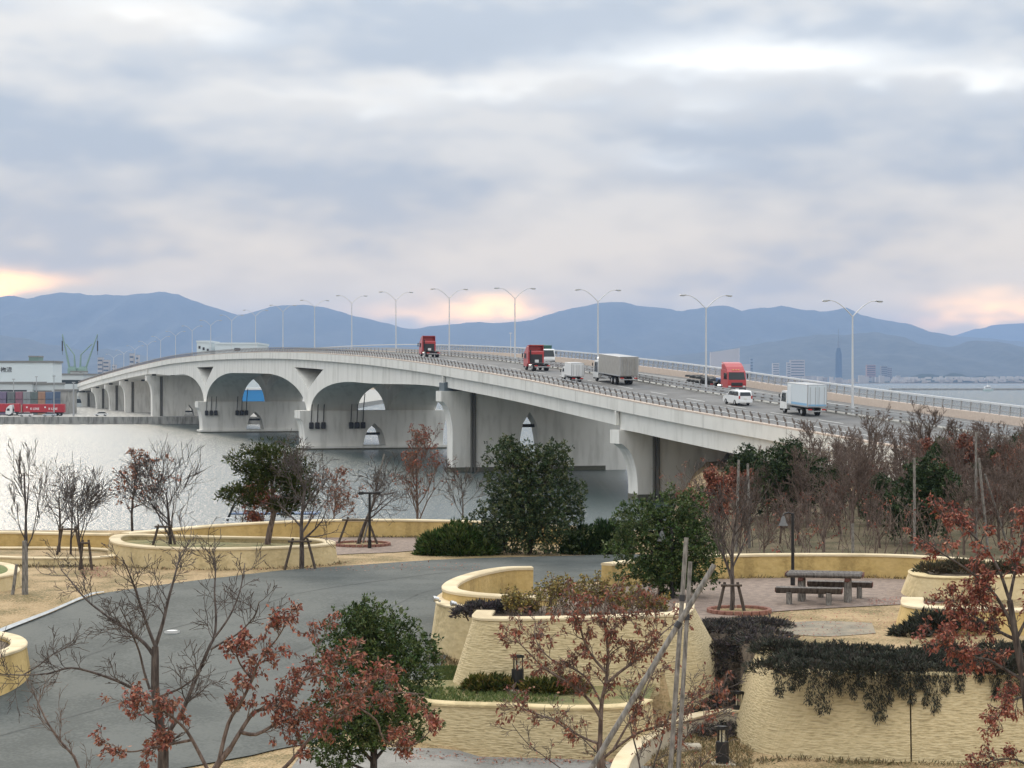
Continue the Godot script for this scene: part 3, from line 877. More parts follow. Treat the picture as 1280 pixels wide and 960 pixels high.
func build_vehicles() -> void:
	var a := make_tractor("red tractor truck without trailer, alone on the crest of the bridge")
	seat_vehicle(a, 532, -4.6)
	var b := make_tractor("red tractor truck without trailer beside the oncoming green-topped truck")
	seat_vehicle(b, 664, -4.4)
	# oncoming with a flat container chassis
	var c := thing("container_chassis_truck", "red truck pulling an empty blue flat trailer towards the park", "truck")
	tractor_cab(c, M.red)
	chassis(c, 5.6, [4.4])
	var blue := plain(Color(.03, .09, .22), .5)
	bx(c, "trailer_gooseneck", blue, Vector3(0, 1.45, 3.6), Vector3(2.0, .5, 1.6), 0.05)
	for sx in [-1.0, 1.0]:
		bx(c, "trailer_beam", plain(Color(.06, .065, .07), .6), Vector3(sx * .55, 1.28, 9.2), Vector3(.18, .36, 10.0), 0.02)
		for z in [10.9, 12.2, 13.5]: wheel(c, sx * .95, z, .48, .5)
	for z in [3.2, 5.6, 8.0, 10.4, 12.6, 14.1]: bx(c, "cross_member", plain(Color(.06, .065, .07), .6), Vector3(0, 1.36, z), Vector3(2.44, .26, .26), 0.02)
	for k in 3: bx(c, "roof_light", plain(Color(.8, .6, .15), .3), Vector3(-.35 + k * .35, 2.86, .46), Vector3(.16, .1, .1), 0.03)
	seat_vehicle(c, 921, 4.2, true)
	# white delivery truck
	var d := box_truck("delivery_truck", "white box truck with blue lower stripe behind the white minivan", 2.2, 2.35, 1.75, 5.0, 2.3, .95, M.box_white, M.white, .4, [5.3])
	for sx in [-1.0, 1.0]: bx(d, "blue_stripe", plain(Color(.22, .42, .62), .45), Vector3(sx * 1.104, 1.2, 4.4), Vector3(.012, .28, 4.8), 0.0)
	bx(d, "side_door", plain(Color(.66, .70, .73), .45), Vector3(-1.112, 2.05, 2.55), Vector3(.03, 1.95, .85), 0.02)
	bx(d, "blue_stripe", plain(Color(.22, .42, .62), .45), Vector3(0, 1.16, 6.965), Vector3(2.0, .18, .012), 0.0)
	seat_vehicle(d, 986, -4.0)
	# grey lorry
	var e := box_truck("cargo_lorry", "large grey box lorry with twin rear axles", 2.5, 2.75, 2.0, 8.4, 2.5, 1.15, M.box_grey, M.white, .5, [7.2, 8.5])
	bx(e, "wind_deflector", M.white, Vector3(0, 2.98, 1.2), Vector3(1.9, .45, 1.2), 0.15)
	for q in [-.75, -.4, .4, .75]: bx(e, "door_rib", M.box_grey, Vector3(q, 2.4, 10.62), Vector3(.08, 2.2, .05), 0.01)
	seat_vehicle(e, 752, -4.2)
	# small white box van seen over the railing
	var f := box_truck("small_box_truck", "small white ribbed box truck close to the near railing", 1.75, 1.9, 1.3, 2.9, 1.75, .75, M.white, M.white, .32, [3.4])
	for k in 6: bx(f, "box_rib", M.white, Vector3(-.885, 1.62, 1.8 + k * .48), Vector3(.02, 1.6, .06), 0.0)
	seat_vehicle(f, 709, -8.2)
	# oncoming green and white
	var g := box_truck("canopy_truck", "white truck with a dark green load cover coming over the bridge", 2.2, 2.4, 1.8, 4.5, 1.9, 1.0, plain(Color(.02, .09, .07), .6), M.white, .42, [5.2], plain(Color(.02, .09, .07), .6))
	seat_vehicle(g, 686, 5.2, true)
	# white minivan
	var h := thing("minivan", "white minivan with dark rear windows on the bridge", "car")
	var bodym := side_prism(h, "body", M.white, [[.12, .28], [.02, .5], [.1, .82], [.95, 1.0], [1.05, 1.02], [4.5, 1.04], [4.56, .6], [4.5, .3], [3.9, .26], [3.75, .5], [3.45, .6], [3.15, .5], [3.0, .26], [1.35, .26], [1.2, .5], [.9, .6], [.6, .5], [.45, .26]], 1.7)
	side_prism(h, "cabin", M.white, [[1.0, 1.02], [1.75, 1.58], [2.1, 1.66], [4.1, 1.64], [4.35, 1.5], [4.5, 1.03]], 1.56)
	for sx in [-1.0, 1.0]:
		for q in [[1.3, 1.85, 2.5], [2.58, 2.58, 3.35], [3.43, 3.43, 4.2]]:
			var sw := MB.new()
			sw.prism(PackedVector2Array([Vector2(q[0], 1.08), Vector2(q[1], 1.52), Vector2(q[2], 1.52), Vector2(q[2] + .08, 1.08)]), Vector3(sx * .782, 0, 0), Vector3(0, 0, 1), Vector3.UP, Vector3(sx * .012, 0, 0))
			put(sw, "side_window", M.glass, h)
		bx(h, "tail_light", M.tail_red, Vector3(sx * .74, .95, 4.54), Vector3(.16, .34, .07), 0.02)
		bx(h, "headlight", M.lamp_glass, Vector3(sx * .66, .72, .07), Vector3(.3, .16, .14), 0.03)
		bx(h, "door_mirror", M.white, Vector3(sx * .93, 1.1, 1.35), Vector3(.18, .16, .12), 0.04)
		for z in [.9, 3.45]: wheel(h, sx * .76, z, .32, .2)
	var rw := MB.new()
	rw.prism(PackedVector2Array([Vector2(-.66, .08), Vector2(.66, .08), Vector2(.58, .88), Vector2(-.58, .88)]), Vector3(0, 1.06, 4.49), Vector3.RIGHT, Vector3(0, .5, -.17), Vector3(0, .01, .03))
	put(rw, "rear_window", M.glass, h)
	bx(h, "rear_bumper", M.white, Vector3(0, .44, 4.56), Vector3(1.66, .26, .14), 0.05)
	bx(h, "number_plate", plain(Color(.7, .7, .65), .5), Vector3(0, .78, 4.56), Vector3(.34, .17, .03), 0.0)
	seat_vehicle(h, 912, -4.2)
	var mt := thing("motor_scooter", "dark scooter with a rider far down the bridge", "motorcycle")
	for z in [.2, 1.4]: wheel(mt, .001, z, .28, .12)
	side_prism(mt, "scooter_body", M.dark, [[.1, .3], [.25, 1.0], [.35, 1.0], [.5, .4], [.9, .4], [1.0, .8], [1.6, .85], [1.6, .4]], .3)
	var rider := MB.new()
	rider.tube([Vector3(0, .8, 1.1), Vector3(0, 1.1, 1.05), Vector3(0, 1.35, .95), Vector3(0, 1.45, .93), Vector3(0, 1.6, .9), Vector3(0, 1.78, .9)], [.2, .2, .2, .09, .14, .06], 8)
	for sx in [-1.0, 1.0]:
		rider.tube([Vector3(sx * .18, 1.34, .95), Vector3(sx * .27, 1.1, .75), Vector3(sx * .22, 1.0, .42)], [.07, .06, .04], 6)
		rider.tube([Vector3(sx * .1, .85, 1.1), Vector3(sx * .17, .8, .75), Vector3(sx * .14, .42, .7)], [.1, .09, .06], 6)
	var person := put(rider, "person", M.dark)
	tag(person, "rider in dark clothes sitting on the distant scooter", "person")
	seat_vehicle(mt, 200, -8.0)
	person.transform = mt.transform
# ------------------------------------------------------------------ water, mountains, far shores
func build_water() -> void:
	var mb := MB.new()
	mb.quad(Vector3(-9000, 0, -70), Vector3(9000, 0, -70), Vector3(9000, 0, -11000), Vector3(-9000, 0, -11000))
	var f := noise_img(512, 512, 0.02, 5, 77)
	var m := tri_mat(ramp(f, [Color(.012, .035, .038), Color(.02, .05, .052)]), 0.13, 0.24, norm_of(f, 8.0), 1.0)
	m.metallic_specular = 0.6
	setting(mb, "water", m)
func build_mountains() -> void:
	var nz := FastNoiseLite.new(); nz.seed = 5; nz.frequency = 1.0; nz.fractal_octaves = 4
	var forest := tri_mat(ramp(noise_img(256, 256, .03, 5, 91), [Color(.02, .028, .024), Color(.038, .046, .038), Color(.055, .06, .048)], 1.8), 0.0012, 1.0)
	var ridges := [
		["mountain_range", 19000.0, 4500.0, [[-700, 400], [-400, 372], [-150, 380], [-60, 366], [0, 368], [18, 366], [40, 370], [60, 365], [85, 362], [105, 363], [120, 366], [140, 365], [160, 366], [180, 363], [205, 361], [222, 364], [250, 374], [275, 383], [300, 391], [312, 390], [330, 384], [350, 379], [375, 377], [400, 379], [425, 386], [450, 393], [480, 401], [515, 409], [535, 406], [560, 403], [600, 400], [630, 401], [660, 398], [685, 391], [705, 384], [730, 380], [750, 375], [772, 374], [800, 380], [830, 381], [850, 385], [880, 380], [910, 379], [925, 384], [950, 382], [975, 379], [1000, 383], [1030, 386], [1055, 382], [1075, 392], [1100, 397], [1130, 402], [1160, 413], [1195, 419], [1300, 426], [1500, 420], [1900, 430]]],
		["mountain", 26000.0, 4000.0, [[1040, 440], [1120, 428], [1190, 417], [1220, 408], [1250, 402], [1290, 401], [1360, 396], [1450, 405], [1600, 402], [1900, 430]]],
		["foothills", 13000.0, 2600.0, [[-700, 430], [-300, 412], [-100, 418], [0, 416], [30, 420], [60, 428], [90, 433], [110, 437], [135, 434], [150, 437], [200, 446], [300, 452], [500, 454], [700, 452], [850, 442], [900, 435], [950, 426], [1000, 418], [1040, 415], [1090, 413], [1120, 417], [1150, 428], [1185, 432], [1215, 423], [1240, 425], [1280, 432], [1400, 420], [1900, 440]]]]
	for r in ridges:
		var mb := MB.new()
		var prof: Array = r[3]
		var d0: float = r[1]
		var dep: float = r[2]
		var x0: float = prof[0][0]
		var x1: float = prof[prof.size() - 1][0]
		var cols := 320
		var rows := 22
		for j in rows + 1:
			var s := float(j) / rows * 1.25
			for i in cols + 1:
				var px := lerpf(x0, x1, float(i) / cols)
				var k := 0
				while k < prof.size() - 2 and px > prof[k + 1][0]: k += 1
				var u: float = (px - prof[k][0]) / (prof[k + 1][0] - prof[k][0])
				u = u * u * (3 - 2 * u) * .5 + u * .5
				var y: float = lerpf(prof[k][1], prof[k + 1][1], u)
				var top: float = EYE + (475.0 - y) / F * d0
				var X := (px - 640.0) / F * d0
				var spur := absf(nz.get_noise_2d(X / 900.0, s * 1.2)) * 2.0
				var h: float
				if s <= 1.0: h = top * (pow(s, 0.85) * (1.0 - .55 * (1.0 - s) * spur) + .08 * s * (1.0 - s) * nz.get_noise_2d(X / 250.0, s * 4.0 + 9.0))
				else: h = top * (1.0 - (s - 1.0) * 2.2)
				h += nz.get_noise_2d(X / 90.0, 3.0) * 9.0 * s
				mb.vert(Vector3(X, h - 4.0, -(d0 - dep + dep * s)), Vector3.UP)
		for j in rows:
			for i in cols:
				var a := j * (cols + 1) + i
				for q in [a, a + cols + 1, a + 1, a + 1, a + cols + 1, a + cols + 2]: mb.ix.append(q)
		# smooth normals
		var nn := PackedVector3Array(); nn.resize(mb.v.size())
		for i in range(0, mb.ix.size(), 3):
			var q := (mb.v[mb.ix[i + 2]] - mb.v[mb.ix[i]]).cross(mb.v[mb.ix[i + 1]] - mb.v[mb.ix[i]])
			for z in 3: nn[mb.ix[i + z]] += q
		for i in nn.size(): nn[i] = nn[i].normalized()
		mb.n = nn
		setting(mb, r[0], forest)
func slab(called: String, mat: Material, lo: Vector3, hi: Vector3) -> void:
	var mb := MB.new()
	mb.box((lo + hi) * .5, hi - lo)
	setting(mb, called, mat)
func building(called: String, label: String, px0: float, px1: float, ytop: float, d: float, depth: float, mat: Material, roof: Material, base_y := 2.0, turn := 0.0, group := "", floors := 0) -> Node3D:
	var xa := (px0 - 640.0) / F * d
	var xb := (px1 - 640.0) / F * d
	var h := EYE + (475.0 - ytop) / F * d - base_y
	var t := thing(called, label, "building", Vector3((xa + xb) * .5, base_y, -d - depth * .5), turn, group)
	bx(t, "wall", mat, Vector3(0, h * .5, 0), Vector3(xb - xa, h, depth), 0.0)
	bx(t, "roof", roof, Vector3(0, h + .4, 0), Vector3((xb - xa) * 1.01 + .4, .8, depth + .6), 0.0)
	for i in floors:
		var yy := h * (i + .6) / (floors + .3)
		bx(t, "window_band", M.glass, Vector3(0, yy, depth * .5 + .02), Vector3((xb - xa) * .9, h / floors * .38, .1), 0.0)
	return t
func container(at: Vector3, turn: float, mat: Material, label: String, group := "stacked shipping containers", len_ := 12.2) -> Node3D:
	var t := thing("shipping_container", label, "container", at, turn, group)
	var mb := MB.new()
	mb.box(Vector3(0, 1.3, 0), Vector3(2.34, 2.5, len_ - .1))
	var k := 0
	while k < len_ / .55 - 1:
		for sx in [-1.0, 1.0]: mb.box(Vector3(sx * 1.19, 1.3, -len_ * .5 + .5 + k * .55), Vector3(.06, 2.3, .26))
		k += 1
	put(mb, "shell", mat, t)
	var fr := MB.new()
	for sx in [-1.0, 1.0]:
		for sz in [-1.0, 1.0]: fr.box(Vector3(sx * 1.15, 1.3, sz * (len_ * .5 - .06)), Vector3(.16, 2.6, .16))
	put(fr, "corner_posts", mat, t)
	for sx in [-1.0, 1.0]: bx(t, "door", mat, Vector3(sx * .56, 1.3, len_ * .5 + .0), Vector3(1.04, 2.3, .1), 0.02)
	return t
func strokes(parent: Node, o: Vector3, size: float, segs: Array, mat: Material) -> void:
	var mb := MB.new()
	for s in segs:
		var a := Vector2(s[0], s[1]); var b := Vector2(s[2], s[3])
		var m := (a + b) * .5
		var l := a.distance_to(b)
		mb.box(o + Vector3(m.x, m.y, 0) * size, Vector3(l * size + .1, size * .10, .06), Basis(Vector3(0, 0, 1), (b - a).angle()))
	put(mb, "lettering", mat, parent)
func crane(label: String, px: float, boom_px: float, d: float) -> void:
	var g := plain(Color(.20, .30, .26), .8)  # green paled in the colour itself to imitate haze over the port
	var s := d / F
	var t := thing("harbour_crane", label, "crane", pt(px, d, 2.3), 0.0, "")
	var portal := MB.new()
	for sx in [-1.0, 1.0]:
		for sz in [-1.0, 1.0]: portal.tube([Vector3(sx * 5, 0, sz * 5), Vector3(sx * 3, 14, sz * 3)], [.7, .6], 5)
	portal.box(Vector3(0, 14, 0), Vector3(8, 1.5, 8))
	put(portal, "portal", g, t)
	var tw := MB.new()
	tw.tube([Vector3(0, 14.5, 0), Vector3(0, 21, 0)], [2.6, 2.2], 8)
	tw.box(Vector3(0, 18, 0), Vector3(6, 4.5, 6), Basis(), .4)
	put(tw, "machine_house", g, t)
	var bm := MB.new()
	var dir := signf(boom_px - px)
	var tip := Vector3((boom_px - px) * s, 43, 0)
	var top := Vector3(-dir * 1.0, 29, 0)
	for sz in [-1.2, 1.2]:
		bm.tube([Vector3(dir * 2, 19, sz), tip + Vector3(0, 0, sz * .2)], [.55, .3], 4)
		bm.tube([Vector3(dir * -1.5, 20, sz), top + Vector3(0, 0, sz * .3)], [.45, .4], 4)
		bm.tube([top + Vector3(0, 0, sz * .3), Vector3(0, 20, 0).lerp(tip, .62) + Vector3(0, 2, sz * .5)], [.3, .3], 4)
	for k in 9: bm.tube([Vector3(dir * 2, 19, -1.2).lerp(tip, k / 9.0), Vector3(dir * 2, 19, 1.2).lerp(tip, (k + .6) / 9.0)], [.2, .2], 4)
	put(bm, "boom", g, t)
	var rope := MB.new()
	rope.tube([tip, tip + Vector3(0, -14, 0)], [.12, .12], 4)
	rope.box(tip + Vector3(0, -8, 0), Vector3(.8, 7, .8))
	put(rope, "hoist", M.dark, t)
func container_truck(label: String, px: float, d: float, cab_mat: Material, lettered: bool) -> void:
	var v := thing("container_truck", label, "truck", pt(px, d, 2.31), PI * .5)
	tractor_cab(v, cab_mat)
	chassis(v, 5.6, [4.4])
	var red := plain(Color(.40, .025, .035), .5)
	var bd := bx(v, "container", red, Vector3(0, 2.55, 12.4), Vector3(2.44, 2.7, 13.6), 0.04)
	bx(v, "container_front", plain(Color(.35, .28, .22), .7), Vector3(0, 2.4, 5.2), Vector3(2.3, 2.4, .3), 0.02)
	for sx in [-1.0, 1.0]:
		bx(v, "trailer_beam", M.dark, Vector3(sx * .5, 1.05, 12.2), Vector3(.16, .3, 13.0), 0.0)
		for z in [15.2, 16.5, 17.8]: wheel(v, sx * .95, z, .48, .5)
	if lettered:
		for zz in [8.6, 14.6]:
			var tm := TextMesh.new()
			tm.text = "K LINE"; tm.font_size = 80; tm.pixel_size = .012; tm.depth = .03
			var fnt := SystemFont.new(); fnt.font_names = PackedStringArray(["Droid Sans"]); fnt.font_weight = 700
			tm.font = fnt
			var l := put_mesh(tm, "lettering", M.white, bd)
			l.position = Vector3(-1.225, 2.35, zz + 1.0); l.rotation.y = -PI * .5
			bx(bd, "white_mark", M.white, Vector3(-1.225, 2.85, zz - 1.6), Vector3(.03, .5, .5), 0.0)
func build_far() -> void:
	slab("quay", M.concrete, Vector3(-760, -4, -2600), Vector3(-78, 2.3, -667))
	slab("far_shore", M.lawn, Vector3(-3800, -3, -9800), Vector3(400, 1.6, -2601))
	slab("far_shore", M.lawn, Vector3(401, -3, -12500), Vector3(7000, 3.0, -8400))
	slab("far_shore", M.lawn, Vector3(-6500, -3, -12500), Vector3(400, 1.2, -9801))
	slab("breakwater", M.concrete, Vector3(520, -3, -2870), Vector3(1500, 2.6, -2850))
	var white_wall := plain(Color(.60, .66, .68), .7)
	var grey_roof := plain(Color(.20, .20, .19), .8)
	var w := building("warehouse", "large white warehouse with two dark characters on its wall", -150, 66, 453.5, 800, 16, white_wall, grey_roof, 2.3)
	var wx := w.position.x
	var ox := (4.0 - 640.0) / F * 800.0 - wx
	var ly := EYE + (475.0 - 462.0) / F * 800.0 - 2.3
	strokes(w, Vector3(ox, ly, 8.1), 1.9, [[-.48, .3, -.05, .3], [-.48, .05, -.03, .05], [-.28, .5, -.28, -.5], [-.5, -.2, -.05, -.05], [.12, .5, 0, .12], [.06, .3, .5, .3], [.5, .3, .42, -.48], [.42, -.48, .3, -.4], [.25, .3, .02, -.15], [.4, .3, .1, -.45]], M.dark)
	strokes(w, Vector3(ox + 2.3, ly, 8.1), 1.9, [[-.45, .45, -.3, .32], [-.5, .15, -.35, .02], [-.5, -.5, -.3, -.15], [-.15, .38, .5, .38], [.15, .5, .15, .38], [.1, .35, -.1, .12], [-.1, .12, .45, .16], [.35, .28, .5, .08], [-.1, 0, -.18, -.5], [.13, 0, .13, -.5], [.35, 0, .35, -.45], [.35, -.45, .52, -.42]], M.dark)
	var low := building("office_block", "low white port office with dark upper windows below the warehouse", -90, 40, 480, 752, 22, plain(Color(.50, .54, .55), .7), grey_roof, 2.3, 0, "", 2)
	for k in 7: bx(low, "doorway", M.dark, Vector3(6.0 + k * 2.2 - 12.0, 1.6, 11.1), Vector3(1.4, 2.6, .1), 0.0)
	var low2 := building("loading_shed", "white open-fronted loading shed beside the port office", 41, 66, 481, 755, 20, plain(Color(.48, .52, .53), .7), grey_roof, 2.3, 0, "", 2)
	for k in 3: bx(low2, "loading_door", M.dark, Vector3(-2.2 + k * 2.2, 1.9, 10.1), Vector3(1.7, 3.2, .1), 0.0)
	building("port_building", "white port building with long dark window bands beyond the quay", 67, 104, 469, 920, 40, plain(Color(.52, .56, .57), .7), grey_roof, 2.3, 0, "", 3)
	building("port_building", "small white rooftop block standing above the other port buildings", 88, 99, 465.5, 1000, 20, plain(Color(.60, .63, .64), .7), grey_roof, 2.3)
	building("concrete_block_house", "plain grey concrete block house by the bridge foot", 68, 84, 489.5, 722, 16, M.concrete, grey_roof, 2.3)
	building("roof_shed", "green-grey sloping structure showing above the warehouse roof", 36, 48, 446.5, 1150, 12, plain(Color(.14, .22, .19), .8), grey_roof, 2.3)
	var wb := building("port_building", "long white building with a dark emblem showing above the bridge crest", 269, 322, 430.5, 900, 40, white_wall, white_wall, 2.3)
	bx(wb, "emblem", M.dark, Vector3(.4, 25.0, 20.1), Vector3(2.6, 1.3, .1), 0.3)
	var wb2 := building("port_building", "white block with dark openings left of the long white building", 246, 262, 428.0, 905, 30, white_wall, white_wall, 2.3)
	for k in 3: bx(wb2, "opening", M.dark, Vector3(-1.6 + k * 1.8, 26.0 - k * .6, 15.1), Vector3(.9, 1.2, .1), 0.0)
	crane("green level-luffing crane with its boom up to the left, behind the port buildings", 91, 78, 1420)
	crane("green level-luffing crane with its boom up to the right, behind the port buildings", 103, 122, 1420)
	var beige := plain(Color(.40, .37, .33), .8)
	for q in [[122, 128, 443], [129, 136, 446], [162, 167, 438], [170, 173, 440], [140, 144, 452], [180, 186, 452]]:
		building("apartment_tower", "slim pale apartment tower beyond the port", q[0], q[1], q[2] + 4, 6200, 26, beige, grey_roof, 2.0, 0, "apartment towers beyond the port", 6)
	building("blue_shed", "bright blue shed seen through the bridge arches", 303, 330, 487.5, 850, 30, plain(Color(.03, .22, .50), .6), plain(Color(.6, .62, .62), .7), 0.5)
	slab("islet", M.concrete, W((298.0 - 640) / F * 850, 884, -3), W((340.0 - 640) / F * 850, 846, 0.5))
	# containers behind the truck
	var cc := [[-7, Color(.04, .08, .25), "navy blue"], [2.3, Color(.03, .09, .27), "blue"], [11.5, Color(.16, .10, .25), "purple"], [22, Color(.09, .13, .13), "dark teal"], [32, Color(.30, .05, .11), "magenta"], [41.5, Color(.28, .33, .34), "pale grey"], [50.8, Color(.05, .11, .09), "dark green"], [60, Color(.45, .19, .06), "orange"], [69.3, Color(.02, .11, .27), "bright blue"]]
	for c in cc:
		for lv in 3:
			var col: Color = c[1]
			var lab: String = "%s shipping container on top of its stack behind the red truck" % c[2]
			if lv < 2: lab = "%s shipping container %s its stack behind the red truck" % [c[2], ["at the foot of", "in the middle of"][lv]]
			container(pt(c[0] - 3, 712, 2.3 + lv * 2.62), 0.0, plain(col.lerp(Color(.18, .19, .20), .5), .7), lab)  # own colour blended towards grey, so the haze is painted in
	container_truck("white-cabbed truck carrying a red lettered container along the quay", 8, 684, M.white, true)
	container_truck("second truck with a plain red container, behind the white-cabbed one", -47, 694, M.red, false)
	for q in [[24, "white saloon car parked at the quay edge below the container truck's cab"], [53, "pale grey car parked at the quay edge below the red container"], [118, "small white car near the foot of the bridge piers"]]:
		var cpt := thing("parked_car", q[1], "car", pt(q[0], 672 + (8 if q[0] > 100 else 0), 2.31), PI * .5)
		var cm: Material = M.white if q[0] != 53 else plain(Color(.45, .50, .54), .4)
		side_prism(cpt, "body", cm, [[.05, .35], [0, .65], [.9, .85], [4.3, .88], [4.4, .5], [4.3, .3]], 1.7)
		side_prism(cpt, "cabin", M.glass, [[.95, .86], [1.6, 1.34], [3.3, 1.36], [4.0, .88]], 1.5)
		side_prism(cpt, "roof", cm, [[1.55, 1.35], [1.7, 1.42], [3.2, 1.43], [3.35, 1.37]], 1.52)
		for sx in [-1.0, 1.0]:
			for z in [.85, 3.5]: wheel(cpt, sx * .76, z, .31, .2)
	for q in [[67.5, 470, 0.0, "slim steel pole in front of the container stacks"], [92, 478, 0.0, "stout grey pole standing before the bridge foot"], [17, 474, 0.0, "slim dark pole in front of the port office"], [45.5, 471, 0.0, "slim pole before the loading shed"]]:
		var pl := thing("utility_pole", q[3], "pole", pt(q[0], 676 if q[0] > 60 else 735, 2.3))
		var mb := MB.new()
		var d := 676.0 if q[0] > 60 else 735.0
		var hh: float = EYE + (475.0 - q[1]) / F * d - 2.3
		mb.tube([Vector3.ZERO, Vector3(0, hh, 0)], [.32 if q[0] == 92 else .2, .2 if q[0] == 92 else .12], 7)
		put(mb, "shaft", M.galv, pl)
		bx(pl, "cap", M.galv, Vector3(0, hh, 0), Vector3(1.0, .3, .4), 0.0)
	# city across the bay
	var cd := 9000.0
	var hz := plain(Color(.42, .40, .38), .8)
	var hotel := thing("hotel_block", "broad pale hotel block with a slanting roofline across the bay", "building", pt(905.5, cd, 3))
	var hb := MB.new()
	hb.prism(PackedVector2Array([Vector2(-61, 0), Vector2(61, 0), Vector2(63, 148), Vector2(50, 147), Vector2(-61, 130)]), Vector3(0, 0, 25), Vector3.RIGHT, Vector3.UP, Vector3(0, 0, -50))
	put(hb, "wall", plain(Color(.46, .42, .38), .8), hotel)
	bx(hotel, "edge_fin", plain(Color(.55, .50, .46), .8), Vector3(60, 74, 27), Vector3(5, 150, 4), 0.0)
	bx(hotel, "low_wing", hz, Vector3(85, 40, 0), Vector3(50, 80, 40), 0.0)
	var tw := thing("observation_tower", "slender blue glass tower with a tall mast across the bay", "tower", pt(1048, cd, 3))
	var tb := MB.new()
	tb.tube([Vector3(0, 0, 0), Vector3(0, 123, 0), Vector3(0, 150, 0)], [17, 15, 8], 3)
	put(tb, "shaft", plain(Color(.05, .10, .17), .25), tw)
	bx(tw, "base", hz, Vector3(0, 6, 0), Vector3(50, 12, 40), 0.0)
	var ms := MB.new()
	ms.tube([Vector3(0, 148, 0), Vector3(0, 180, 0), Vector3(0, 181, 0), Vector3(0, 232, 0)], [5, 4, 2.2, 1.2], 5)
	put(ms, "mast", plain(Color(.16, .18, .22), .6), tw)
	for q in [[1083.5, 1094.5, 456, Color(.30, .17, .14), "tall reddish-brown apartment tower across the bay"], [1101.5, 1109, 457.5, Color(.22, .21, .21), "tall grey apartment tower across the bay, the darker of a joined pair"], [1109.6, 1115, 459.5, Color(.27, .24, .24), "narrow grey-brown apartment tower joined to its grey neighbour across the bay"], [988, 1006, 450, Color(.42, .38, .35), "square pale office tower left of the slender glass tower across the bay"], [966, 974, 454, Color(.44, .42, .40), "narrow pale tower with a white base block across the bay"], [938, 941, 447, Color(.2, .26, .33), "thin blue-grey tower near the hotel block across the bay"], [984, 988, 453, Color(.40, .38, .36), "slim wing beside the square office tower across the bay"]]:
		building("city_tower", q[4], q[0], q[1], q[2], cd, 30, plain(q[3], .8), hz, 3.0, 0, "", 8)
	rng.seed = 404
	for k in 46:
		var px := 860.0 + k * 5.9 + rng.randf_range(-3, 3)
		var ww := rng.randf_range(3, 9)
		building("city_building", "low pale building on the shore across the bay", px, px + ww, rng.randf_range(469, 475.5), cd - rng.randf_range(100, 500), 30, plain(Color(.38, .36, .34) * rng.randf_range(.6, 1.25), .8), hz, 3.0, 0, "low buildings along the far shore")
	# wooded rise on the far shore
	var hn := FastNoiseLite.new(); hn.seed = 8; hn.frequency = .01
	var hill := MB.new()
	for j in 11:
		for i in 121:
			var px := 1085.0 + i * 2.2
			var s := j / 10.0
			var prof := 0.0
			for q in [[1165, 28, 11.5], [1200, 20, 12], [1240, 34, 9], [1120, 30, 4], [1300, 40, 8], [1340, 30, 6]]: prof = maxf(prof, q[2] * exp(-pow((px - q[0]) / q[1], 2.0)))
			var hh := (prof + hn.get_noise_2d(px * 12.0, s * 60) * 1.2) * 8800.0 / F * sin(s * PI) + 2.0
			hill.vert(Vector3((px - 640) / F * 8700, hh, -8500 - s * 600), Vector3(0, .8, .6))
	for j in 10:
		for i in 120:
			var a := j * 121 + i
			for q in [a, a + 121, a + 1, a + 1, a + 121, a + 122]: hill.ix.append(q)
	setting(hill, "hill", plain(Color(.03, .045, .03), .9))
	var town := MB.new()
	for k in 240:
		var px := rng.randf_range(1115, 1330)
		town.box(pt(px, rng.randf_range(8420, 8600), rng.randf_range(6, 26)), Vector3(rng.randf_range(6, 22), rng.randf_range(5, 11), 12))
	var to := put(town, "far_town", plain(Color(.50, .47, .44), .8))
	stuff(to); tag(to, "scattered pale houses below the wooded rise across the bay", "houses")
	# ferry
	var fy := thing("ferry_boat", "small white ferry on the bay beyond the bridge", "boat", pt(1235, 2600, 0), 0.25)
	var hu := MB.new()
	hu.prism(PackedVector2Array([Vector2(-6, -.6), Vector2(5.2, -.6), Vector2(6.6, 2.6), Vector2(-6.2, 2.4)]), Vector3(0, 0, 2), Vector3.RIGHT, Vector3.UP, Vector3(0, 0, -4))
	put(hu, "hull", plain(Color(.42, .52, .50), .4), fy)
	bx(fy, "deckhouse", M.white, Vector3(-.6, 4.0, 0), Vector3(8.5, 3.2, 3.4), 0.3)
	bx(fy, "bridge_house", M.white, Vector3(.8, 6.4, 0), Vector3(3.5, 1.8, 3.0), 0.2)
	bx(fy, "window_band", M.glass, Vector3(-.6, 4.4, 1.72), Vector3(7.4, .8, .06), 0.0)
	var fm := MB.new()
	fm.tube([Vector3(-.5, 7, 0), Vector3(-.5, 13, 0)], [.15, .1], 5)
	put(fm, "mast", M.white, fy)
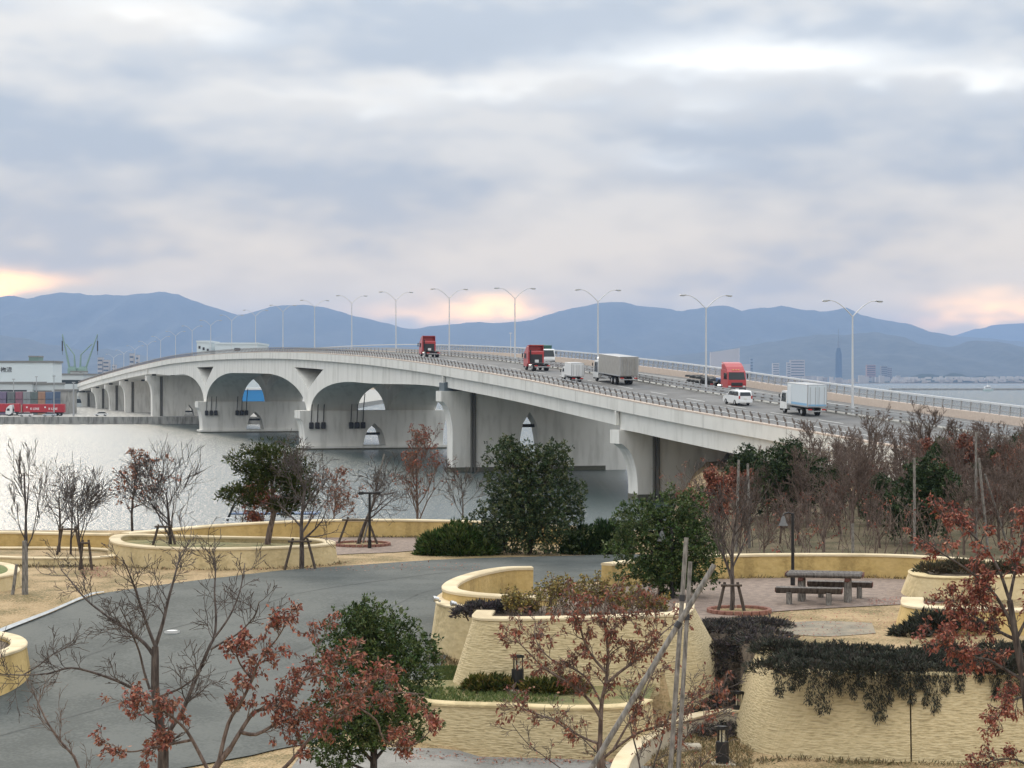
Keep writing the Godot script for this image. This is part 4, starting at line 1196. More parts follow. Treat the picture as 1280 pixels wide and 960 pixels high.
# ------------------------------------------------------------------ trees and plants
func rdir() -> Vector3:
	var z := rng.randf_range(-1, 1)
	var a := rng.randf() * TAU
	var r := sqrt(1 - z * z)
	return Vector3(r * cos(a), z, r * sin(a))
func grow(mb: MB, p: Vector3, d: Vector3, L: float, r: float, lvl: int, maxl: int, P: Dictionary, tips: Array) -> void:
	var segs := 6 if lvl == 0 else (4 if lvl < 3 else 3)
	var pts := [p]
	var rr := [r]
	var dirs := [d]
	var tip: float = P.get("tip", .3)
	for i in segs:
		d = (d + rdir() * P.wob * (0.5 if lvl == 0 else 1.0) + Vector3.UP * P.up).normalized()
		p += d * (L / segs)
		pts.append(p); dirs.append(d)
		rr.append(maxf(P.min_r, r * lerpf(1.0, tip, float(i + 1) / segs)))
	mb.tube(pts, rr, 7 if lvl == 0 else (5 if lvl == 1 else 3), lvl == 0)
	if lvl >= maxl - 1:
		tips.append([pts[segs], d])
		if lvl >= maxl:
			tips.append([pts[segs - 1], d])
			return
	var kids: int = P.kids[min(lvl, P.kids.size() - 1)]
	var start: float = P.start if lvl == 0 else 0.18
	for k in kids:
		var f := lerpf(start, 1.0, (k + rng.randf() * .8) / kids)
		var q := f * segs
		var i := mini(int(q), segs - 1)
		var pos: Vector3 = pts[i].lerp(pts[i + 1], q - i)
		var dd: Vector3 = dirs[i + 1]
		var side := dd.cross(rdir()).normalized()
		var ang: float = P.ang * rng.randf_range(.7, 1.25)
		var cd := (dd * cos(ang) + side * sin(ang)).normalized()
		var cl: float = L * P.ratio * rng.randf_range(.7, 1.15) * (1.15 - .6 * f * (1.0 if lvl == 0 else .6))
		var cr: float = maxf(P.min_r, rr[i] * P.get("rr", .58))
		grow(mb, pos, cd, cl, cr, lvl + 1, maxl, P, tips)
func leafs(mb: MB, tips: Array, per: int, len_: float, w: float, spread: float, droop: float, cols: Array, keep := 1.0) -> void:
	for t in tips:
		if rng.randf() > keep: continue
		for k in per:
			var d: Vector3 = (t[1] * .5 + rdir() + Vector3.DOWN * droop).normalized()
			var s := d.cross(rdir()).normalized()
			mb.col = cols[rng.randi() % cols.size()] * rng.randf_range(.75, 1.25)
			mb.leaf(t[0] + rdir() * spread * rng.randf(), d, s, len_ * rng.randf_range(.7, 1.2), w * rng.randf_range(.7, 1.2))
func crown(mb: MB, lobes: Array, count: int, per: int, len_: float, w: float, cols: Array, fill := 0.25, up := 0.3) -> void:
	var gapn := FastNoiseLite.new(); gapn.seed = rng.randi() % 1000; gapn.frequency = 1.0; gapn.fractal_octaves = 2
	var wsum := 0.0
	for l in lobes: wsum += l[1].x * l[1].y
	for l in lobes:
		var m := int(count * l[1].x * l[1].y / wsum)
		for i in m:
			var d := rdir()
			var rad := rng.randf_range(.82, 1.08) if rng.randf() > fill else rng.randf_range(.3, .85)
			rad *= 1.0 + .2 * sin(d.x * 9.0 + l[0].x * 7.0) * sin(d.y * 8.0 + l[0].y * 3.0) + .08 * sin(d.z * 13.0 + d.y * 5.0)
			var p: Vector3 = l[0] + d * l[1] * rad
			if gapn.get_noise_3d(p.x * 2.2, p.y * 2.2, p.z * 2.2) < -.17 and rad > .75: continue
			var base: Color = cols[rng.randi() % cols.size()] * rng.randf_range(.75, 1.3)
			var out := (d + Vector3.UP * up).normalized()
			for k in per:
				var q := (out * .8 + rdir()).normalized()
				var s := q.cross(rdir()).normalized()
				mb.col = base * rng.randf_range(.85, 1.15)
				mb.leaf(p + rdir() * len_ * .4, q, s, len_ * rng.randf_range(.7, 1.25), w * rng.randf_range(.8, 1.2))
func tree_node(called: String, label: String, at: Vector3, group := "") -> Node3D: return thing(called, label, "tree", at, 0.0, group)
func cmb() -> MB:
	var m := MB.new(); m.colored = true; return m
func bare_tree(at: Vector3, h: float, label: String, group := "", seed_ := 1, P := {}, bark: Material = null, leaf_cols := [], keep := 0.0, leaf_len := .08) -> Node3D:
	rng.seed = seed_
	var Q := {"wob": .22, "up": .07, "min_r": .008, "kids": [8, 5, 4, 3], "start": .3, "ang": .72, "ratio": .58, "rr": .55, "tip": .3, "lean": Vector3.ZERO, "r": h * .017, "levels": 4}
	for k in P: Q[k] = P[k]
	var t := tree_node("bare_tree" if keep < .3 else "autumn_tree", label, at, group)
	var mb := MB.new()
	var tips := []
	grow(mb, Vector3(0, -.15, 0), (Vector3.UP + Q.lean).normalized(), h * .72, Q.r, 0, Q.levels, Q, tips)
	put(mb, "trunk", bark if bark else M.bark, t)
	if leaf_cols.size() > 0:
		var lm := cmb()
		leafs(lm, tips, 4, leaf_len, leaf_len * .32, .1, .5, leaf_cols, keep)
		put(lm, "crown", M.dry_leaf, t)
	return t
func evergreen(at: Vector3, lobes: Array, label: String, group := "", seed_ := 1, count := 1500, leaf_len := .13, cols := [], called := "evergreen_tree", trunk_h := .6, trunk_r := .09) -> Node3D:
	rng.seed = seed_
	var t := tree_node(called, label, at, group)
	var tb := MB.new()
	var topy := 0.0
	for l in lobes: topy = maxf(topy, l[0].y)
	tb.tube([Vector3(0, -.15, 0), Vector3(.02, trunk_h, .01), Vector3(-.03, topy * .7, .02), Vector3(0, topy, 0)], [trunk_r, trunk_r * .85, trunk_r * .6, .02], 8)
	for l in lobes:
		tb.tube([Vector3(0, minf(trunk_h, l[0].y * .6), 0), l[0] * .6 + Vector3(0, l[0].y * .15, 0), l[0]], [trunk_r * .55, trunk_r * .35, .015], 5)
	put(tb, "trunk", M.bark_dark, t)
	var cm := cmb()
	crown(cm, lobes, count, 6, leaf_len, leaf_len * .26, cols if cols.size() else GREENS, .3)
	put(cm, "crown", M.leaf, t)
	return t
var GREENS := [Color(.028, .05, .018), Color(.04, .065, .022), Color(.05, .075, .03), Color(.075, .095, .04), Color(.033, .055, .028), Color(.11, .12, .05)]
var DEEP := [Color(.022, .042, .018), Color(.03, .052, .02), Color(.042, .066, .024), Color(.055, .08, .03)]
var LIVELY := [Color(.10, .125, .045), Color(.04, .075, .02), Color(.06, .10, .025), Color(.03, .055, .018), Color(.08, .11, .035)]
var JUNI := [Color(.036, .042, .032), Color(.05, .056, .043), Color(.068, .072, .057), Color(.045, .044, .036), Color(.06, .052, .044)]
var RUSSET := [Color(.20, .05, .03), Color(.26, .08, .045), Color(.15, .04, .03), Color(.30, .11, .06), Color(.22, .07, .05)]
var REDS := [Color(.25, .065, .045), Color(.31, .095, .06), Color(.18, .045, .035), Color(.34, .13, .08), Color(.24, .08, .055), Color(.38, .19, .12)]
var BROWN := [Color(.20, .09, .055), Color(.25, .12, .07), Color(.14, .06, .04), Color(.28, .10, .06)]
func sprays(mb: MB, p: Vector3, r: Vector3, count: int, len_: float, cols: Array, lift := .5) -> void:
	for i in count:
		var d := rdir(); d.y = absf(d.y)
		var q: Vector3 = p + d * r * rng.randf_range(.55, 1.05)
		var out := (Vector3(d.x, d.y * .7 + lift, d.z)).normalized()
		var base: Color = cols[rng.randi() % cols.size()] * rng.randf_range(.7, 1.3)
		for k in 5:
			var dd := (out + rdir() * .55).normalized()
			mb.col = base * rng.randf_range(.85, 1.2)
			mb.leaf(q + rdir() * len_ * .3, dd, dd.cross(rdir()).normalized(), len_ * rng.randf_range(.7, 1.3), len_ * .13)
func shrub(called: String, label: String, at: Vector3, parts: Array, count: int, len_: float, cols: Array, group := "", lift := .5, stems := 8) -> Node3D:
	var t := thing(called, label, "shrub", at, 0.0, group)
	var cm := cmb()
	var st := MB.new()
	var total := 0.0
	for q in parts: total += q[1].x * q[1].z
	for q in parts:
		sprays(cm, q[0], q[1], int(count * q[1].x * q[1].z / total), len_, cols, lift)
		for k in maxi(2, stems / parts.size()):
			var e: Vector3 = q[0] + Vector3(rng.randf_range(-.6, .6) * q[1].x, q[1].y * rng.randf_range(.4, .9), rng.randf_range(-.6, .6) * q[1].z)
			var b0 := Vector3(q[0].x * .8, minf(0.0, q[0].y) - .12, q[0].z * .8)
			st.tube([b0, b0.lerp(e, .5) + Vector3(0, .05, 0), e], [.02, .014, .006], 4)
	stuff(put(st, "stems", M.bark_brown, t))
	put(cm, "foliage", M.needle, t)
	return t
# a limb traced from photo columns and rows at one distance, drifting in depth, with twigs
func limb(mb: MB, base: Vector3, pts: Array, d: float, drift: float, r0: float, r1: float, twigs: int, tl: float, lv: int, P: Dictionary, tips: Array) -> void:
	var p := []
	var r := []
	var n := pts.size()
	for i in n:
		var s := float(i) / (n - 1)
		p.append(pp(pts[i][0], pts[i][1], d + drift * s * s + sin(s * 5.0 + drift) * .05 * absf(drift)) - base)
		r.append(lerpf(r0, r1, s))
	# round the corners a little
	var q := []
	var rq := []
	for i in n - 1:
		for k in 3:
			var u := k / 3.0
			var a: Vector3 = p[max(i - 1, 0)]; var b: Vector3 = p[i]; var c: Vector3 = p[i + 1]; var e: Vector3 = p[min(i + 2, n - 1)]
			q.append(0.5 * (2.0 * b + (c - a) * u + (2.0 * a - 5.0 * b + 4.0 * c - e) * u * u + (3.0 * b - a - 3.0 * c + e) * u * u * u))
			rq.append(lerpf(r[i], r[i + 1], u))
	q.append(p[n - 1]); rq.append(r[n - 1])
	mb.tube(q, rq, 7 if r0 > .03 else 5, true)
	var m := q.size()
	for k in twigs:
		var f := rng.randf_range(.2, 1.0) * (m - 1)
		var i := mini(int(f), m - 2)
		var pos: Vector3 = q[i].lerp(q[i + 1], f - i)
		var dd: Vector3 = (q[i + 1] - q[i]).normalized()
		var side := dd.cross(rdir()).normalized()
		var cd: Vector3 = (dd * .65 + side * .7 + Vector3.UP * .15).normalized()
		grow(mb, pos, cd, tl * rng.randf_range(.5, 1.2), maxf(.005, rq[i] * .38), 1, lv, P, tips)
func stake_pole(mb: MB, a: Vector3, b: Vector3, r: float) -> void:
	mb.tube([a, a.lerp(b, .5) + Vector3(.004, 0, .004), b], [r, r * .95, r * .86], 9)
func tree_support(at: Vector3, label: String, h: float, spread: float, legs := 2, group := "brown timber tree supports", turn := 0.0) -> void:
	var t := thing("tree_support", label, "support", at, turn, group)
	for k in legs:
		var a := PI * k + (0.0 if legs == 2 else k * .4)
		var mb := MB.new()
		var foot := Vector3(cos(a) * spread, 0, sin(a) * spread * .6)
		var g := ground_y(at.x + foot.x, -at.z - foot.z)
		foot.y = minf(g - at.y, 0.0) - .05 if absf(g - at.y) < .4 else -.05
		stake_pole(mb, foot, Vector3(cos(a) * spread * .45, h, sin(a) * .15), .045)
		put(mb, "post", M.stake_wood, t)
	var cb := MB.new()
	stake_pole(cb, Vector3(-spread * .75, h * .9, .07), Vector3(spread * .75, h * .9, .07), .035)
	put(cb, "crossbar", M.stake_wood, t)
# ------------------------------------------------------------------ the park
func build_paving() -> void:
	# asphalt drive sweeping from behind the evergreens to the lower left
	strip("road", xd([[900, 71.5], [780, 71.2], [700, 70.6], [560, 69.3], [450, 67.2], [360, 65.4], [305, 63.8], [200, 60.6], [110, 57.6], [60, 55.4], [0, 53.2], [-120, 49.0], [-320, 44.5]]), xd([[900, 62.8], [780, 62.2], [690, 60.4], [600, 55.6], [562, 51.0], [520, 47.0], [430, 43.6], [330, 42.2], [200, 40.2], [60, 38.5], [-150, 36.5], [-420, 35.0]]), 90, 26, .03, M.asphalt)
	strip("kerb", xd([[130, 58.35], [110, 57.85], [60, 55.65], [0, 53.45], [-120, 49.25], [-320, 44.7]]), xd([[130, 58.15], [110, 57.55], [60, 55.3], [0, 53.0], [-120, 48.8], [-320, 44.3]]), 40, 2, .07, M.kerb)
	strip("paving", xd([[655, 59.2], [760, 61.2], [850, 62.2], [1000, 62.9], [1110, 62.6], [1190, 61.4]]), xd([[655, 50.6], [760, 51.0], [870, 51.4], [960, 53.6], [1080, 55.0], [1190, 56.0]]), 40, 10, .02, M.paving)
	strip("paving", xd([[400, 78.8], [440, 79.2], [480, 79.2], [540, 79.0]]), xd([[415, 71.0], [440, 71.6], [490, 72.2], [535, 73.5]]), 16, 8, .02, M.paving)
	strip("path", xd([[380, 42.6], [480, 42.6], [600, 42.4], [740, 42.0], [840, 41.0]]), xd([[340, 38.0], [480, 36.0], [600, 35.6], [740, 35.6], [840, 35.6]]), 20, 6, .02, M.path)
	strip("stone_slab", xd([[985, 51.4], [1030, 51.7], [1090, 51.3]]), xd([[965, 49.4], [1030, 48.6], [1095, 49.2]]), 12, 4, .012, M.slab)
	strip("woodland_floor", xd([[830, 63.9], [900, 64.1], [1000, 64.5], [1100, 64.3], [1200, 63.2], [1300, 61.6], [1420, 60.0]]), xd([[900, 104], [960, 108], [1040, 110], [1120, 110], [1200, 110], [1300, 110], [1420, 110]]), 60, 60, .03, M.litter)
	strip("planting_bed", xd([[866, 50.6], [900, 50.9], [930, 51.0], [968, 50.2]]), xd([[866, 45.6], [890, 45.2], [920, 44.9], [952, 44.8]]), 24, 24, .02, M.soil)
	var fa := [[900, 71.5], [780, 71.2], [700, 70.6], [560, 69.3], [450, 67.2], [360, 65.4], [305, 63.8], [200, 60.6], [110, 57.6], [60, 55.4], [0, 53.2], [-120, 49.0], [-320, 44.5]]
	var na := [[900, 62.8], [780, 62.2], [690, 60.4], [600, 55.6], [562, 51.0], [520, 47.0], [430, 43.6], [330, 42.2], [200, 40.2], [60, 38.5], [-150, 36.5], [-420, 35.0]]
	for f in [.34, .63]:
		var A := []
		var B := []
		for i in 41:
			var p := along(xd(fa), i / 40.0)
			var q := along(xd(na), i / 40.0)
			A.append(p.lerp(q, f)); B.append(p.lerp(q, f + .004))
		strip("asphalt_seam", A, B, 120, 1, .034, M.seam)
	# round markers on the drive
	for q in [[77, 36.4, .13], [215, 53.2, .2]]:
		var at := onground(q[0], q[1], .035)
		var mb := MB.new()
		mb.tube([Vector3(0, -.02, 0), Vector3(0, .025, 0), Vector3(0, .04, 0)], [q[2], q[2], q[2] * .7], 16)
		var o := put(mb, "road_stud", M.paint_white); o.position = at
		tag(o, "round white stud set in the asphalt drive" if q[0] < 100 else "pale round cover set in the far side of the drive", "road stud")
func build_walls() -> void:
	var G := 8.1
	var p: Array
	p = smooth_path(xd([[-160, 70], [-60, 72.0], [0, 73.4], [70, 72.9], [142, 72.4]]), 8)
	wall("waterfront_wall", "low ochre wall along the water behind the dry planter", "wall", p, false, 1, null, EYE - 5.40, .4, .05, M.stucco, M.coping)
	p = smooth_path(xd([[150, 72.8], [200, 74.4], [265, 76.8], [330, 78.4], [400, 79.6], [470, 79.9], [540, 79.6], [620, 78.5], [720, 76.0]]), 8)
	wall("waterfront_wall", "long curved ochre wall along the water behind the round planter", "wall", p, false, 1, null, EYE - 5.40, .45, .05, M.stucco, M.coping)
	p = smooth_path(xd([[143, 71.6], [138, 69.4], [155, 67.6], [200, 66.3], [280, 65.9], [350, 66.5], [400, 67.3], [419, 68.4], [404, 69.8], [360, 70.6], [300, 71.0], [230, 71.6], [175, 72.2]]), 7, true)
	var r := wall("round_planter", "large round ochre planter holding a pine and a bare tree", "planter", p, true, -1, null, EYE - 5.40, .34, .12, M.stucco_pale, M.coping)
	fill_bed(r, inset(p, .33, -1), EYE - 5.52, M.turf, "grass")
	p = smooth_path(xd([[-120, 69.4], [0, 67.4], [60, 67.0], [120, 67.2], [150, 68.4], [140, 70.6], [70, 71.4], [0, 71.4], [-120, 72.0], [-180, 70.8]]), 7, true)
	r = wall("oval_planter", "low oval ochre planter with dry soil and staked bare trees", "planter", p, true, -1, null, EYE - 5.78, .3, .12, M.stucco_pale, M.coping, .06)
	fill_bed(r, inset(p, .29, -1), EYE - 5.82, M.lawn, "soil")
	p = smooth_path(xd([[-90, 59.6], [-30, 58.6], [10, 59.4], [24, 61.2], [10, 63.2], [-40, 64.2], [-90, 63.0]]), 7, true)
	r = wall("grass_planter", "low ochre planter filled with bright green grass", "planter", p, true, -1, null, EYE - 5.62, .3, .12, M.stucco_pale, M.coping, .06)
	fill_bed(r, inset(p, .29, -1), EYE - 5.60, M.green, "grass", .2)
	p = smooth_path(xd([[-60, 47.2], [-15, 46.6], [22, 47.8], [33, 49.2], [18, 50.6], [-30, 51.6], [-70, 50.2]]), 7, true)
	r = wall("kerb_planter", "small rounded ochre planter standing at the edge of the asphalt", "planter", p, true, -1, null, EYE - 6.25, .34, .12, M.stucco, M.coping)
	fill_bed(r, inset(p, .33, -1), EYE - 6.32, M.soil, "soil")
	# horseshoe wall by the drive, with a lower ledge outside it
	p = smooth_path(xd([[664, 58.7], [630, 58.5], [600, 57.4], [572, 55.6], [555, 53.7], [557, 52.2], [585, 51.2], [640, 50.5], [690, 50.2]]), 8)
	wall("horseshoe_wall", "thick ochre horseshoe wall beside the drive", "wall", p, false, -1, null, EYE - 5.33, .36, .10, M.stucco, M.coping, .08)
	p = smooth_path(xd([[556, 54.4], [546, 52.8], [549, 51.4], [575, 50.5], [640, 49.75], [690, 49.5]]), 8)
	var led := wall("ledge_wall", "lower tan ledge wall with spotlights wrapped round the horseshoe wall", "wall", p, false, -1, null, EYE - 5.56, .42, .16, M.stucco_pale, M.coping, .05)
	# ledge fittings
	for q in [[547, 750, 51.2], [569, 756, 50.2], [597, 759, 49.85]]:
		var at := pp(q[0], q[1], q[2])
		var t := thing("wall_spotlight", "small chrome spotlight on the tan ledge wall", "spotlight", at, 0.0, "spotlights on the ledge wall")
		var mb := MB.new()
		mb.tube([Vector3(0, 0, -.25), Vector3(.02, .0, .02), Vector3(.06, -.02, .1)], [.03, .03, .03], 6)
		put(mb, "bracket", M.galv, t)
		var mb2 := MB.new()
		mb2.tube([Vector3(.02, .03, .1), Vector3(-.08, .05, .16), Vector3(-.1, .05, .17)], [.05, .075, .06], 10)
		put(mb2, "lamp_head", M.chrome, t)
	var sg := thing("wall_sign", "small white number plate fixed to the tan ledge wall", "sign", pp(587.5, 758.5, 49.9))
	bx(sg, "plate", M.white, Vector3.ZERO, Vector3(.13, .11, .3), 0.0)
	for k in 3: bx(sg, "printed_mark", M.dark, Vector3(-.035 + k * .035, 0, .152), Vector3(.02, .045, .004), 0.0)
	# battered ribbed retaining walls
	p = smooth_path(xd([[596, 47.6], [594, 46.2], [640, 45.9], [720, 46.1], [800, 46.5], [850, 46.9], [864, 47.6], [867, 49.0]]), 8)
	r = wall("retaining_wall", "battered ribbed tan retaining wall below the yellow-leaved shrubs", "wall", p, false, -1, null, EYE - 5.32, .4, .62, M.ribbed, M.coping, .06)
	var bed := MB.new()
	var o := r.position
	var q2 := xd([[600, 46.4], [720, 46.4], [850, 47.2], [862, 49.3], [760, 50.6], [690, 49.9], [600, 49.9]])
	for i in range(1, q2.size() - 1): bed.away([W(q2[0].x, q2[0].y, EYE - 5.42) - o, W(q2[i].x, q2[i].y, EYE - 5.42) - o, W(q2[i + 1].x, q2[i + 1].y, EYE - 5.42) - o], Vector3(0, -50, 0))
	put(bed, "soil", M.soil, r)
	p = smooth_path(xd([[490, 45.4], [512, 43.5], [550, 42.9], [630, 42.6], [720, 42.3], [790, 42.6], [815, 43.4]]), 8)
	r = wall("terrace_wall", "lower ribbed tan terrace wall with a flat coping above the path", "wall", p, false, -1, null, EYE - 6.72, .34, .12, M.ribbed, M.stucco_pale, .06)
	bed = MB.new()
	o = r.position
	q2 = xd([[505, 46.8], [515, 43.8], [550, 43.2], [630, 42.9], [720, 42.6], [790, 42.9], [812, 44.0], [820, 46.2]])
	for i in range(1, q2.size() - 1): bed.away([W(q2[0].x, q2[0].y, EYE - 6.74) - o, W(q2[i].x, q2[i].y, EYE - 6.74) - o, W(q2[i + 1].x, q2[i + 1].y, EYE - 6.74) - o], Vector3(0, -50, 0))
	put(bed, "grass", M.turf, r)
	p = smooth_path(xd([[782, 38.6], [790, 40.4], [808, 42.2], [835, 43.8], [870, 45.2], [905, 45.9], [935, 46.0]]), 8)
	wall("edging_wall", "low pale stone edging wall curving round the bollard lights", "wall", p, false, -1, null, EYE - 7.36, .3, .1, M.stone, M.coping, .05)
	p = smooth_path(xd([[946, 47.5], [950, 44.6], [985, 43.0], [1060, 42.6], [1137.0, 42.4]]), 8)
	wall("retaining_wall", "tall ribbed tan retaining wall panel under the hanging juniper, left of the joint", "wall", p, false, -1, null, EYE - 6.05, .5, .55, M.ribbed, M.stucco_pale, .05, 0.0)
	p = smooth_path(xd([[1138.6, 42.4], [1200, 42.3], [1300, 42.5], [1420, 43.0]]), 8)
	wall("retaining_wall", "tall ribbed tan retaining wall panel under the hanging juniper, right of the joint", "wall", p, false, -1, null, EYE - 6.05, .5, .55, M.ribbed, M.stucco_pale, .05, 0.0)
	# plaza back wall and the planters to its right
	p = smooth_path(xd([[752, 60.2], [800, 61.6], [900, 63.2], [1000, 63.6], [1100, 63.4], [1180, 62.4], [1260, 60.8]]), 8)
	wall("plaza_wall", "long low yellow wall closing the plaza behind the picnic table", "wall", p, false, 1, null, EYE - 5.36, .36, .04, M.stucco, M.coping)
	p = smooth_path(xd([[1136, 58.6], [1148, 57.3], [1190, 56.7], [1260, 57.0], [1300, 58.4], [1260, 60.0], [1180, 60.2], [1145, 59.6]]), 7, true)
	r = wall("round_planter", "pale battered planter with dry brown plants at the plaza edge", "planter", p, true, -1, null, EYE - 5.42, .4, .28, M.stucco_pale, M.stucco_pale, .04)
	fill_bed(r, inset(p, .38, -1), EYE - 5.45, M.soil, "soil")
	p = smooth_path(xd([[1128, 52.0], [1132, 50.2], [1180, 49.4], [1300, 49.0], [1400, 49.6]]), 8)
	wall("bench_wall", "yellow wall with a rounded top partly behind red leaves", "wall", p, false, -1, null, EYE - 5.48, .5, .18, M.stucco, M.coping, .06)
func lamp_post(label: String, at: Vector3, h: float, kind: String, side := -1.0) -> void:
	var t := thing("garden_lamp", label, "lamp post", at)
	var mb := MB.new()
	mb.tube([Vector3(0, -.1, 0), Vector3(0, .3, 0), Vector3(0, .31, 0), Vector3(0, h, 0)], [.07, .07, .05, .045], 10)
	put(mb, "post", M.black, t)
	if kind == "bell":
		var a := MB.new()
		a.tube([Vector3(0, h - .04, 0), Vector3(side * .12, h + .02, 0), Vector3(side * .26, h - .02, .02), Vector3(side * .28, h - .1, .02)], [.025, .025, .025, .03], 6)
		put(a, "bracket", M.black, t)
		var b := MB.new()
		b.tube([Vector3(side * .28, h - .08, .02), Vector3(side * .28, h - .16, .02), Vector3(side * .28, h - .26, .02), Vector3(side * .28, h - .36, .02)], [.03, .07, .09, .15], 14, false)
		put(b, "shade", M.shade_glass, t)
	else:
		var a := MB.new()
		a.box(Vector3(0, h - .02, 0), Vector3(.62, .07, .1), Basis(), .02)
		put(a, "crossarm", M.black, t)
		for sx in [-1.0, 1.0]: bx(t, "lamp_head", M.black, Vector3(sx * .3, h - .02, 0), Vector3(.2, .12, .16), 0.03)
func bollard(label: String, at: Vector3) -> void:
	var t := thing("bollard_light", label, "bollard light", at, 0.3)
	bx(t, "footing", M.stone, Vector3(0, .0, 0), Vector3(.45, .08, .4), 0.02)
	var mb := MB.new()
	mb.tube([Vector3(0, .02, 0), Vector3(0, .46, 0), Vector3(0, .47, 0)], [.135, .135, .12], 18)
	put(mb, "body", M.black, t)
	for a in 3:
		var pm := MB.new()
		var c := Vector3(cos(a * TAU / 3) * .11, .6, sin(a * TAU / 3) * .11)
		pm.box(c, Vector3(.025, .3, .025))
		put(pm, "pillar", M.black, t)
	var gl := MB.new()
	gl.tube([Vector3(0, .47, 0), Vector3(0, .72, 0)], [.055, .055], 12)
	put(gl, "lamp_tube", plain(Color(.6, .55, .4), .3), t)
	var cp := MB.new()
	cp.tube([Vector3(0, .72, 0), Vector3(0, .76, 0), Vector3(0, .775, 0)], [.15, .15, .08], 18)
	put(cp, "cap", M.black, t)
func log_bench(called: String, label: String, at: Vector3, turn: float, l: float) -> void:
	var t := thing(called, label, "bench", at, turn)
	var mb := MB.new()
	var pr := PackedVector2Array()
	for k in 9: pr.append(Vector2(-.2 + .4 * k / 8.0, .44 - .16 * sin(PI * k / 8.0)))
	for k in 5: pr.append(Vector2(.2 - .4 * k / 4.0, .44 + .01))
	mb.prism(pr, Vector3(-l * .5, 0, 0), Vector3(0, 0, 1), Vector3.UP, Vector3(l, 0, 0))
	put(mb, "seat", M.log_top, t)
	for sx in [-1.0, 1.0]:
		bx(t, "log_end", M.log_end, Vector3(sx * (l * .5 + .006), .38, 0), Vector3(.02, .12, .33), 0.005)
		for sz in [-.09, .09]:
			var lg := MB.new()
			lg.tube([Vector3(sx * l * .3, -.05, sz), Vector3(sx * l * .3, .32, sz)], [.075, .07], 10)
			put(lg, "leg", M.pole_wood, t)
func build_furniture() -> void:
	var turn := -0.22
	var c := onground(1031, 56.3, .02)
	var t := thing("picnic_table", "dark log picnic table standing between two log benches on the plaza", "table", c, turn)
	for k in 3:
		var mb := MB.new()
		var z := -.3 + k * .3
		mb.box(Vector3(0, .72, z), Vector3(2.05, .13, .29), Basis(), .05)
		put(mb, "plank", M.log_top, t)
		for sx in [-1.0, 1.0]: bx(t, "log_end", M.log_end, Vector3(sx * 1.03, .72, z), Vector3(.02, .11, .25), 0.004)
	for sx in [-1.0, 1.0]:
		bx(t, "bearer", M.log_end, Vector3(sx * .62, .61, 0), Vector3(.14, .1, .8), 0.02)
		for sz in [-.22, .22]:
			var lg := MB.new()
			lg.tube([Vector3(sx * .62, -.05, sz), Vector3(sx * .62, .58, sz)], [.095, .09], 12)
			put(lg, "leg", M.pole_wood, t)
	var f := Vector3(sin(turn), 0, cos(turn))
	var rr := Vector3(cos(turn), 0, -sin(turn))
	log_bench("log_bench", "log bench on the paved plaza in front of the picnic table", c + f * .95 - rr * .35, turn, 1.75)
	log_bench("log_bench", "log bench half hidden behind the picnic table", c - f * .95 + rr * .35, turn, 1.75)
	lamp_post("black garden lamp with a glass bell shade behind the picnic table", onground(991, 60.6), 2.12, "bell")
	lamp_post("black garden lamp with a glass bell shade against the dark evergreen", onground(840, 57.0), 1.95, "bell")
	lamp_post("black double-headed garden lamp in front of the long waterfront wall", onground(462, 74.0), 2.0, "tee")
	bollard("black bollard light among low plants above the terrace wall", pt(647, 45.0, EYE - 6.72))
	bollard("black bollard light beside the pale edging wall under the juniper slope", onground(923, 46.2))
	bollard("black bollard light on the dry grass before the tall ribbed wall", onground(903, 41.6))
	# stone block by the edging wall
	var sb := MB.new()
	sb.box(Vector3(0, .06, 0), Vector3(.55, .16, .3), Basis(), .03)
	var so := put(sb, "stone_block", M.stone); so.position = onground(860, 43.2)
	tag(so, "small pale stone block lying on dry grass inside the edging wall", "stone")
	# brick rings round staked trees
	for q in [[924, 53.6, .78, "brick ring round the staked bare tree on the plaza"], [452, 75.3, 1.0, "brick ring round the leaning bare tree near the waterfront wall"]]:
		var at := onground(q[0], q[1], .02)
		var ring := thing("tree_ring", q[3], "tree ring", at)
		var bm := MB.new()
		bm.box(Vector3.ZERO, Vector3(.2, .14, .1), Basis(), .015)
		var bmesh := bm.mesh()
		var n := int(TAU * q[2] / .22)
		for k in n:
			var a := TAU * k / n
			put_mesh(bmesh, "edging_brick", M.brick, ring, Transform3D(Basis(Vector3.UP, -a + PI * .5), Vector3(cos(a) * q[2], .03, sin(a) * q[2])))
		var s := MB.new()
		for k in n:
			s.tri(Vector3(0, .05, 0), Vector3(cos(TAU * (k + 1) / n), .02 / q[2], sin(TAU * (k + 1) / n)) * q[2], Vector3(cos(TAU * k / n), .02 / q[2], sin(TAU * k / n)) * q[2])
		put(s, "soil", M.lawn, ring)
	# moored boat beyond the wall
	var bt := thing("moored_boat", "blue and white boat moored beyond the long waterfront wall", "boat", pt(345, 150, 0), 0.0)
	var hu := MB.new()
	hu.prism(PackedVector2Array([Vector2(-3.2, -.5), Vector2(3.0, -.5), Vector2(3.4, 1.6), Vector2(-3.9, 2.0)]), Vector3(0, 0, 1.3), Vector3.RIGHT, Vector3.UP, Vector3(0, 0, -2.6))
	put(hu, "hull", plain(Color(.03, .07, .16), .4), bt)
	var pw := EYE - (650.0 - 475.0) / F * 150.0
	bx(bt, "cabin", M.white, Vector3(.4, (1.7 + pw) * .5, 0), Vector3(4.4, maxf(.6, pw - 1.7), 2.0), 0.1)
	for k in 2: bx(bt, "rub_rail", M.white, Vector3(-.2, pw - .1 + k * .28, .9), Vector3(6.6, .1, .3), 0.03)
	bx(bt, "awning", plain(Color(.05, .10, .20), .6), Vector3(0, pw + .5, 0), Vector3(6.2, .1, 2.2), 0.02)
